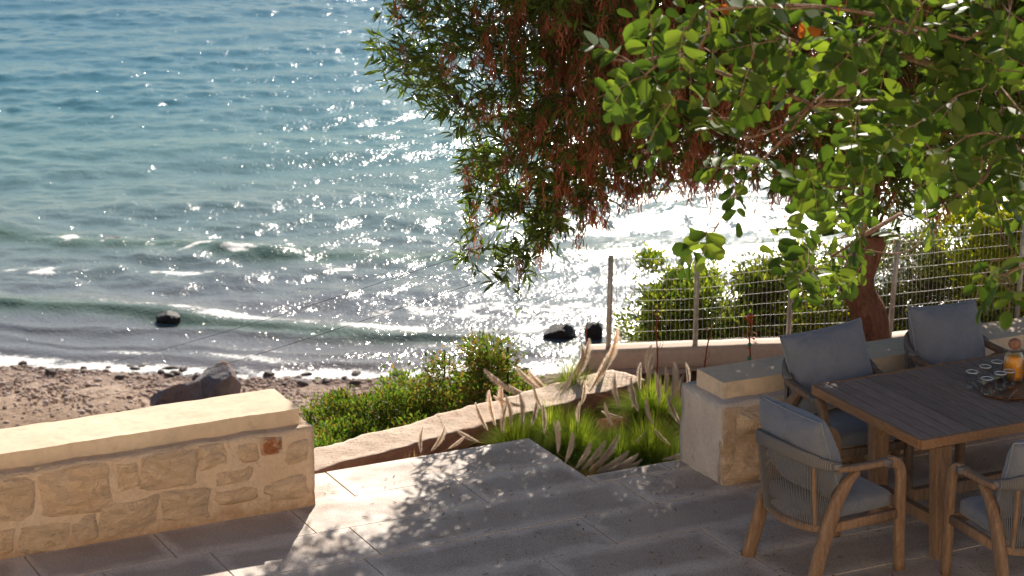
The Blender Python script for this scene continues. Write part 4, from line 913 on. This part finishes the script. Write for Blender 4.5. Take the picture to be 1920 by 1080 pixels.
def seat_pad(w_, d_, th, n=20):
    V = []; F = []
    for lvl, (ins, z) in enumerate(((.02, 0), (0, .012), (0, th - .014), (.016, th))):
        for k in range(4 * n):
            s_ = k // n; t_ = (k % n) / n * 2 - 1; a, b = [(t_, -1), (1, t_), (-t_, 1), (-1, -t_)][s_]
            e = 10; rr = (abs(a) ** e + abs(b) ** e) ** (1 / e); V.append((a / rr * (w_ / 2 - ins), b / rr * (d_ / 2 - ins), z + .003 * noise.noise(Vector((a * 3, b * 3, lvl)))))
        if lvl: F += [((lvl - 1) * 4 * n + k, (lvl - 1) * 4 * n + (k + 1) % (4 * n), lvl * 4 * n + (k + 1) % (4 * n), lvl * 4 * n + k) for k in range(4 * n)]
    m_ = 4 * n
    for q in range(1, 5):
        f_ = 1 - q / 5
        for k in range(m_):
            x, y, z = V[3 * m_ + k]; V.append((x * f_, y * f_, th + .016 * (1 - f_ ** 2) + .003 * noise.noise(Vector((x * f_ * 9, y * f_ * 9, 2)))))
        b = (3 + q) * m_; F += [(b - m_ + k, b - m_ + (k + 1) % m_, b + (k + 1) % m_, b + k) for k in range(m_)]
    b = 7 * m_; F.append(tuple(range(b, b + m_))); F.append(tuple(range(m_))[::-1]); return V, F
def make_chair(label, wood='teak'):
    t = thing('rope_armchair', label, 'chair', (0, 0, 0), 0, 'armchairs round the outdoor table')
    W = .285
    for s in (-1, 1):
        # front leg sweeps up and bends back into the arm
        fl = spline([(s * W, .285, 0), (s * W, .275, .2), (s * W, .27, .42), (s * W, .268, .53), (s * W, .255, .60), (s * W, .215, .638), (s * W, .17, .645)], 5)
        MB().sweep(fl, .044, .058, (0, 1, 0), .22).put('front_leg', M[wood], t, True)
        arm = spline([(s * W, .168, .645), (s * W, .05, .648), (s * (W + .004), -.08, .655), (s * W, -.17, .665)], 4)
        MB().sweep(arm, .05, .034, (0, 0, 1), .25).put('armrest', M[wood], t, True)
        MB().sweep([(s * W, .19, .6425), (s * W, .13, .648)], .056, .041, (0, 0, 1), .25).put('arm_wrap', M['wrap'], t, True)
        bl = spline([(s * (W + .005), -.315, 0), (s * W, -.27, .16), (s * W, -.215, .34), (s * W, -.16, .48), (s * W, -.095, .575), (s * W, -.03, .630)], 5)
        MB().sweep(bl, .046, [.082] * 12 + [.080, .078, .076, .074, .072, .07, .066, .062, .056, .05, .046, .04, .036, .034][:len(bl) - 12], (0, 1, 0), .2).put('back_leg', M[wood], t, True)
        MB().sweep([(s * (W - .0), -.20, .335), (s * (W - .0), .262, .335)], .034, .052, (0, 0, 1), .18).put('side_rail', M[wood], t, True)
        MB().sweep(spline([(s * .225, -.245, .32), (s * .232, -.27, .5), (s * .236, -.285, .69)], 4), .022, .03, (0, 1, 0), .25).put('back_post', M[wood], t, True)
    MB().sweep([(-W + .02, .262, .335), (W - .02, .262, .335)], .034, .052, (0, 0, 1), .18).put('front_rail', M[wood], t, True)
    MB().sweep(spline([(-W + .01, -.19, .33), (-.2, -.262, .325), (0, -.30, .32), (.2, -.262, .325), (W - .01, -.19, .33)], 5), .03, .045, (0, 0, 1), .2).put('rear_rail', M[wood], t, True)
    rail = spline([(-W, -.15, .672), (-W + .01, -.23, .695), (-.215, -.315, .728), (-.11, -.36, .75), (0, -.374, .756), (.11, -.36, .75), (.215, -.315, .728), (W - .01, -.23, .695), (W, -.15, .672)], 5)
    MB().sweep(rail, .036, [.05] * 4 + [.06] * 4 + [.074] * 25 + [.06] * 4 + [.05] * 4, (0, 0, 1), .28).put('back_rail', M['wrap'], t, True)
    low = spline([(-W + .01, -.19, .33), (-.2, -.262, .325), (0, -.30, .32), (.2, -.262, .325), (W - .01, -.19, .33)], 10)
    rp = MB(); N = 46; tops = [rail[0].lerp(rail[0], 0)]
    def samp(path, f): x = f * (len(path) - 1); i = min(int(x), len(path) - 2); return path[i].lerp(path[i + 1], x - i)
    for k in range(N):
        f = .03 + .94 * k / (N - 1); a = samp(rail, f) + Vector((0, 0, -.01)); b = samp(low, f) + Vector((0, -.015, 0)); a = a + Vector((0, -.012, 0))
        rp.tube([a, a.lerp(b, .5) + Vector((0, -.004, 0)), b], .0026, 5, False)
    rp.put('rope_weave', M['rope'], t, True)
    V, F = seat_pad(.51, .50, .085); o = obj('seat_cushion', [(x, y + .01, z + .362) for x, y, z in V], F, M['fabric'], t, True)
    V, F, lp = pillow(.55, .50, .25, random.uniform(0, 9)); rot = Matrix.Rotation(R(20), 4, 'X')
    mt = Matrix.Translation((0, -.19, .70)) @ rot; o = obj('back_cushion', [mt @ Vector(v) for v in V], F, M['fabric'], t, True)
    lp = [mt @ v for v in lp]; MB().tube(lp + [lp[0]], .0038, 5, False).put('piping', M['piping'], o, True)
    return t
def place(t, u, v, ang, label, cush=None):             # ang: 0 faces +v, -90 faces +u (degrees in the terrace grid)
    t.location = P(u, v, 0); t.rotation_euler = (0, 0, PROT + R(ang)); t['label'] = label; return t
ch = make_chair('x')
ch2 = make_chair('x', 'teak_dark'); ch3 = copy_tree(ch2); ch4 = copy_tree(ch)
for c_, a_ in ((ch2, 5), (ch3, -4)):
    for o in c_.children:
        if o.name.startswith('back_cushion'):
            o.matrix_basis = Matrix.Translation((0, -.19, .70)) @ Matrix.Rotation(R(a_), 4, 'Y') @ Matrix.Translation((0, .19, -.70))
place(ch, 7.27, 10.72, -86, 'armchair at the left end of the table, rope back turned to the camera')
place(ch2, 7.98, 11.63, 176, 'armchair on the far side of the table beside the end of the stone wall')
place(ch3, 8.93, 11.72, 186, 'armchair on the far side of the table right of the tree trunk')
place(ch4, 8.02, 9.98, -4, 'armchair on the near side of the table, cut off by the right picture edge')
# table
tb = thing('dining_table', 'slatted grey teak dining table in the shade with trestle legs', 'table', P(7.65, 10.40, 0), PROT)
TU, TV_ = 2.2, 1.06; pw = .088; npk = int(TU / pw); r5 = random.Random(3)
for k in range(npk):
    u0 = k * TU / npk; u1 = (k + 1) * TU / npk
    b_ = MB().box((0, 0, 0), (u1 - u0 - .009, TV_ - .026, .028), .003); o = link('plank', mesh('plank', b_.v, b_.f, M['table_top']), tb, ((u0 + u1) / 2, TV_ / 2, .737 + r5.uniform(-.0006, .0006)))
for c, dm in (((TU / 2, .0, .7255), (TU + .02, .022, .053)), ((TU / 2, TV_, .7255), (TU + .02, .022, .053)), ((-.008, TV_ / 2, .7255), (.02, TV_ - .024, .053)), ((TU + .008, TV_ / 2, .7255), (.02, TV_ - .024, .053))):
    MB().box(c, dm, .002).put('edge_board', M['table_edge'], tb)
for u in (.22, 1.98):
    MB().box((u, TV_ / 2, .668), (.09, .86, .038), .003).put('crossbar', M['teak'], tb)
    for v0, v1 in ((.13, .10), (.72, .70)):
        if v0 > .5: v0, v1 = TV_ - .34, TV_ - .36
        MB().sweep([(u, v1, 0), (u, v0, .649)], [.085, .11], [.075, .075], (0, 1, 0), .1).put('leg', M['teak'], tb, False)
    MB().box((u, .42, .20), (.05, .56, .07), .004).put('stretcher', M['teak'], tb)
MB().box((TU / 2, .42, .255), (1.7, .05, .07), .004).put('long_stretcher', M['teak'], tb)

# tray with glasses and carafe
TZ = .752; tc = P(8.66, 10.86, TZ)
ty = thing('serving_tray', 'oval dark glossy wooden tray with glasses on the table', 'tray', tc, PROT + R(8))
def oval(rx, ry, z, n=40, wob=0.):
    return [(rx * math.cos(2 * math.pi * k / n) * (1 + wob * math.sin(5 * 2 * math.pi * k / n)), ry * math.sin(2 * math.pi * k / n) * (1 + wob * math.cos(3 * 2 * math.pi * k / n)), z) for k in range(n)]
V = []; rings = [(.24, .15, 0), (.258, .168, .006), (.27, .178, .018), (.262, .17, .021), (.25, .16, .012), (.2, .12, .010)]
for q in rings: V += oval(*q, wob=.012)
F = [(j * 40 + i, j * 40 + (i + 1) % 40, (j + 1) * 40 + (i + 1) % 40, (j + 1) * 40 + i) for j in range(5) for i in range(40)] + [tuple(range(40))[::-1], tuple(range(200, 240))]
obj('tray_board', V, F, M['tray'], ty, True)
prof = [(0, .0), (.022, .0), (.029, .003), (.031, .012), (.029, .035), (.0285, .06), (.030, .088), (.0315, .092), (.0305, .0935), (.0285, .092), (.0268, .06), (.0272, .035), (.028, .016), (.022, .009), (0, .008)]
gm = MB().lathe(prof, 24); gme = None
gp = [(1821, 728, 'leftmost glass on the tray'), (1846, 718, 'glass in the back row between the leftmost and the rear glass'), (1849, 741, 'front glass at the edge of the tray'), (1868, 709, 'rear glass next to the carafe'), (1874, 731, 'glass right of the front glass'), (1891, 727, 'glass standing right in front of the juice carafe')]
def on(x, y, z):
    a = at(x, y, 10.); o_ = Vector((0, 0, CH)); r_ = a - o_; return o_ + r_ * ((z - CH) / r_.z)
for k, (x, y, lab) in enumerate(gp):
    p = on(x, y, TZ + .0125); 
    if gme is None: o = gm.put('drinking_glass', M['glass'], None, True); gme = o.data; rim = MB().lathe([(.0285, .092), (.0300, .0945), (.0315, .092), (.0300, .0905), (.0285, .092)], 24).put('rim', M['rim'], o, True); rme = rim.data
    else: o = link('drinking_glass', gme); link('rim', rme, o)
    o.location = p; o.scale = (1.12, 1.12, 1.08); meta(o, 'clear empty tumbler, ' + lab, 'glass', 'tumblers on the tray')
cp_ = on(1899, 712, TZ + .0125); cf = thing('juice_carafe', 'glass carafe of orange juice with a round cork ball stopper', 'carafe', cp_); cf.scale = (1.2, 1.2, 1.15)
MB().lathe([(0, 0), (.046, 0), (.052, .006), (.053, .03), (.051, .1), (.046, .128), (.034, .146), (.032, .156), (.036, .164), (.0345, .165), (.030, .157), (.032, .146), (.0435, .127), (.0485, .1), (.0505, .03), (.048, .008), (0, .007)], 32).put('bottle', M['glass'], cf, True)
MB().lathe([(0, .0085), (.0468, .0088), (.0492, .03), (.0474, .1), (.0430, .124), (.0405, .128), (0, .128)], 32).put('juice', M['juice'], cf, True)
me = rock_mesh('stopper', M['cork'], 2, (.031, .031, .029), 3, .02); link('stopper', me, cf, (0, 0, .188))
sp = thing('serving_spoon', 'dark wooden spoon lying along the tray in front of the carafe', 'spoon', on(1895, 742, TZ + .026), PROT + R(35))
MB().sweep(spline([(-.09, 0, 0), (-.03, 0, .004), (.04, 0, .003), (.12, 0, .0)], 3), [.028, .03, .02, .011, .01, .01, .01, .01, .01, .01], [.006] * 10, (0, 0, 1), .3).put('handle', M['tray'], sp, True)

M['litter'] = leaf_mat('litter', (.10, .06, .035), (.22, .14, .08), (.42, .32, .2), .1, .8)
# fallen litter under the table
n = 900; u = rng.uniform(5.2, 9.4, n) ; v = rng.uniform(9.8, 13.1, n); ok = (v < 11.9) | ((u < 7.3) & (v < 12.4)) | (u < 6.6); u, v = u[ok], v[ok]; n = len(u); LP = np.array([P(a, b, .004) for a, b in zip(u, v)]); an = rng.uniform(0, 6.28, n)
dd = np.stack([np.cos(an), np.sin(an), np.zeros(n)], 1); up = rng.normal(size=(n, 3)) * .15 + np.array([0, 0, 1.]); tv, tf = leaf_tmpl(1, .16, .3, 2, -.03)
meta(link('leaf_litter', instances('leaf_litter', tv, tf, frame(LP, dd, up, rng.uniform(.015, .06, n)), M['litter'])), 'dry narrow leaves fallen on the paving', None, None, 'stuff')

# cables across the view, from the tree down to the beach
for k, (x0, y0, Y0, x1, y1, Y1, lab) in enumerate([(-60, 728, 34, 900, 468, 16.8, 'upper thin dark cable crossing in front of the water'), (-60, 790, 34, 900, 528, 16.8, 'lower thin dark cable crossing in front of the water')]):
    a, b = at(x0, y0, Y0), at(x1, y1, Y1)
    meta(MB().tube([a.lerp(b, i / 24) - Vector((0, 0, .15 * math.sin(math.pi * i / 24))) for i in range(25)], .0022, 4).put('cable', M['black']), lab, 'cable', 'thin cables')

# assumed house, unseen behind the camera, added so its wall bounces warm light
hs_ = thing('house', 'unseen house facade behind the camera, added to bounce light onto the terrace', 'house', (0, -2.2, 0), PROT * .0)
MB().box((0, -.2, 3.6), (24, .4, 7.8)).put('wall', M['house'], hs_)
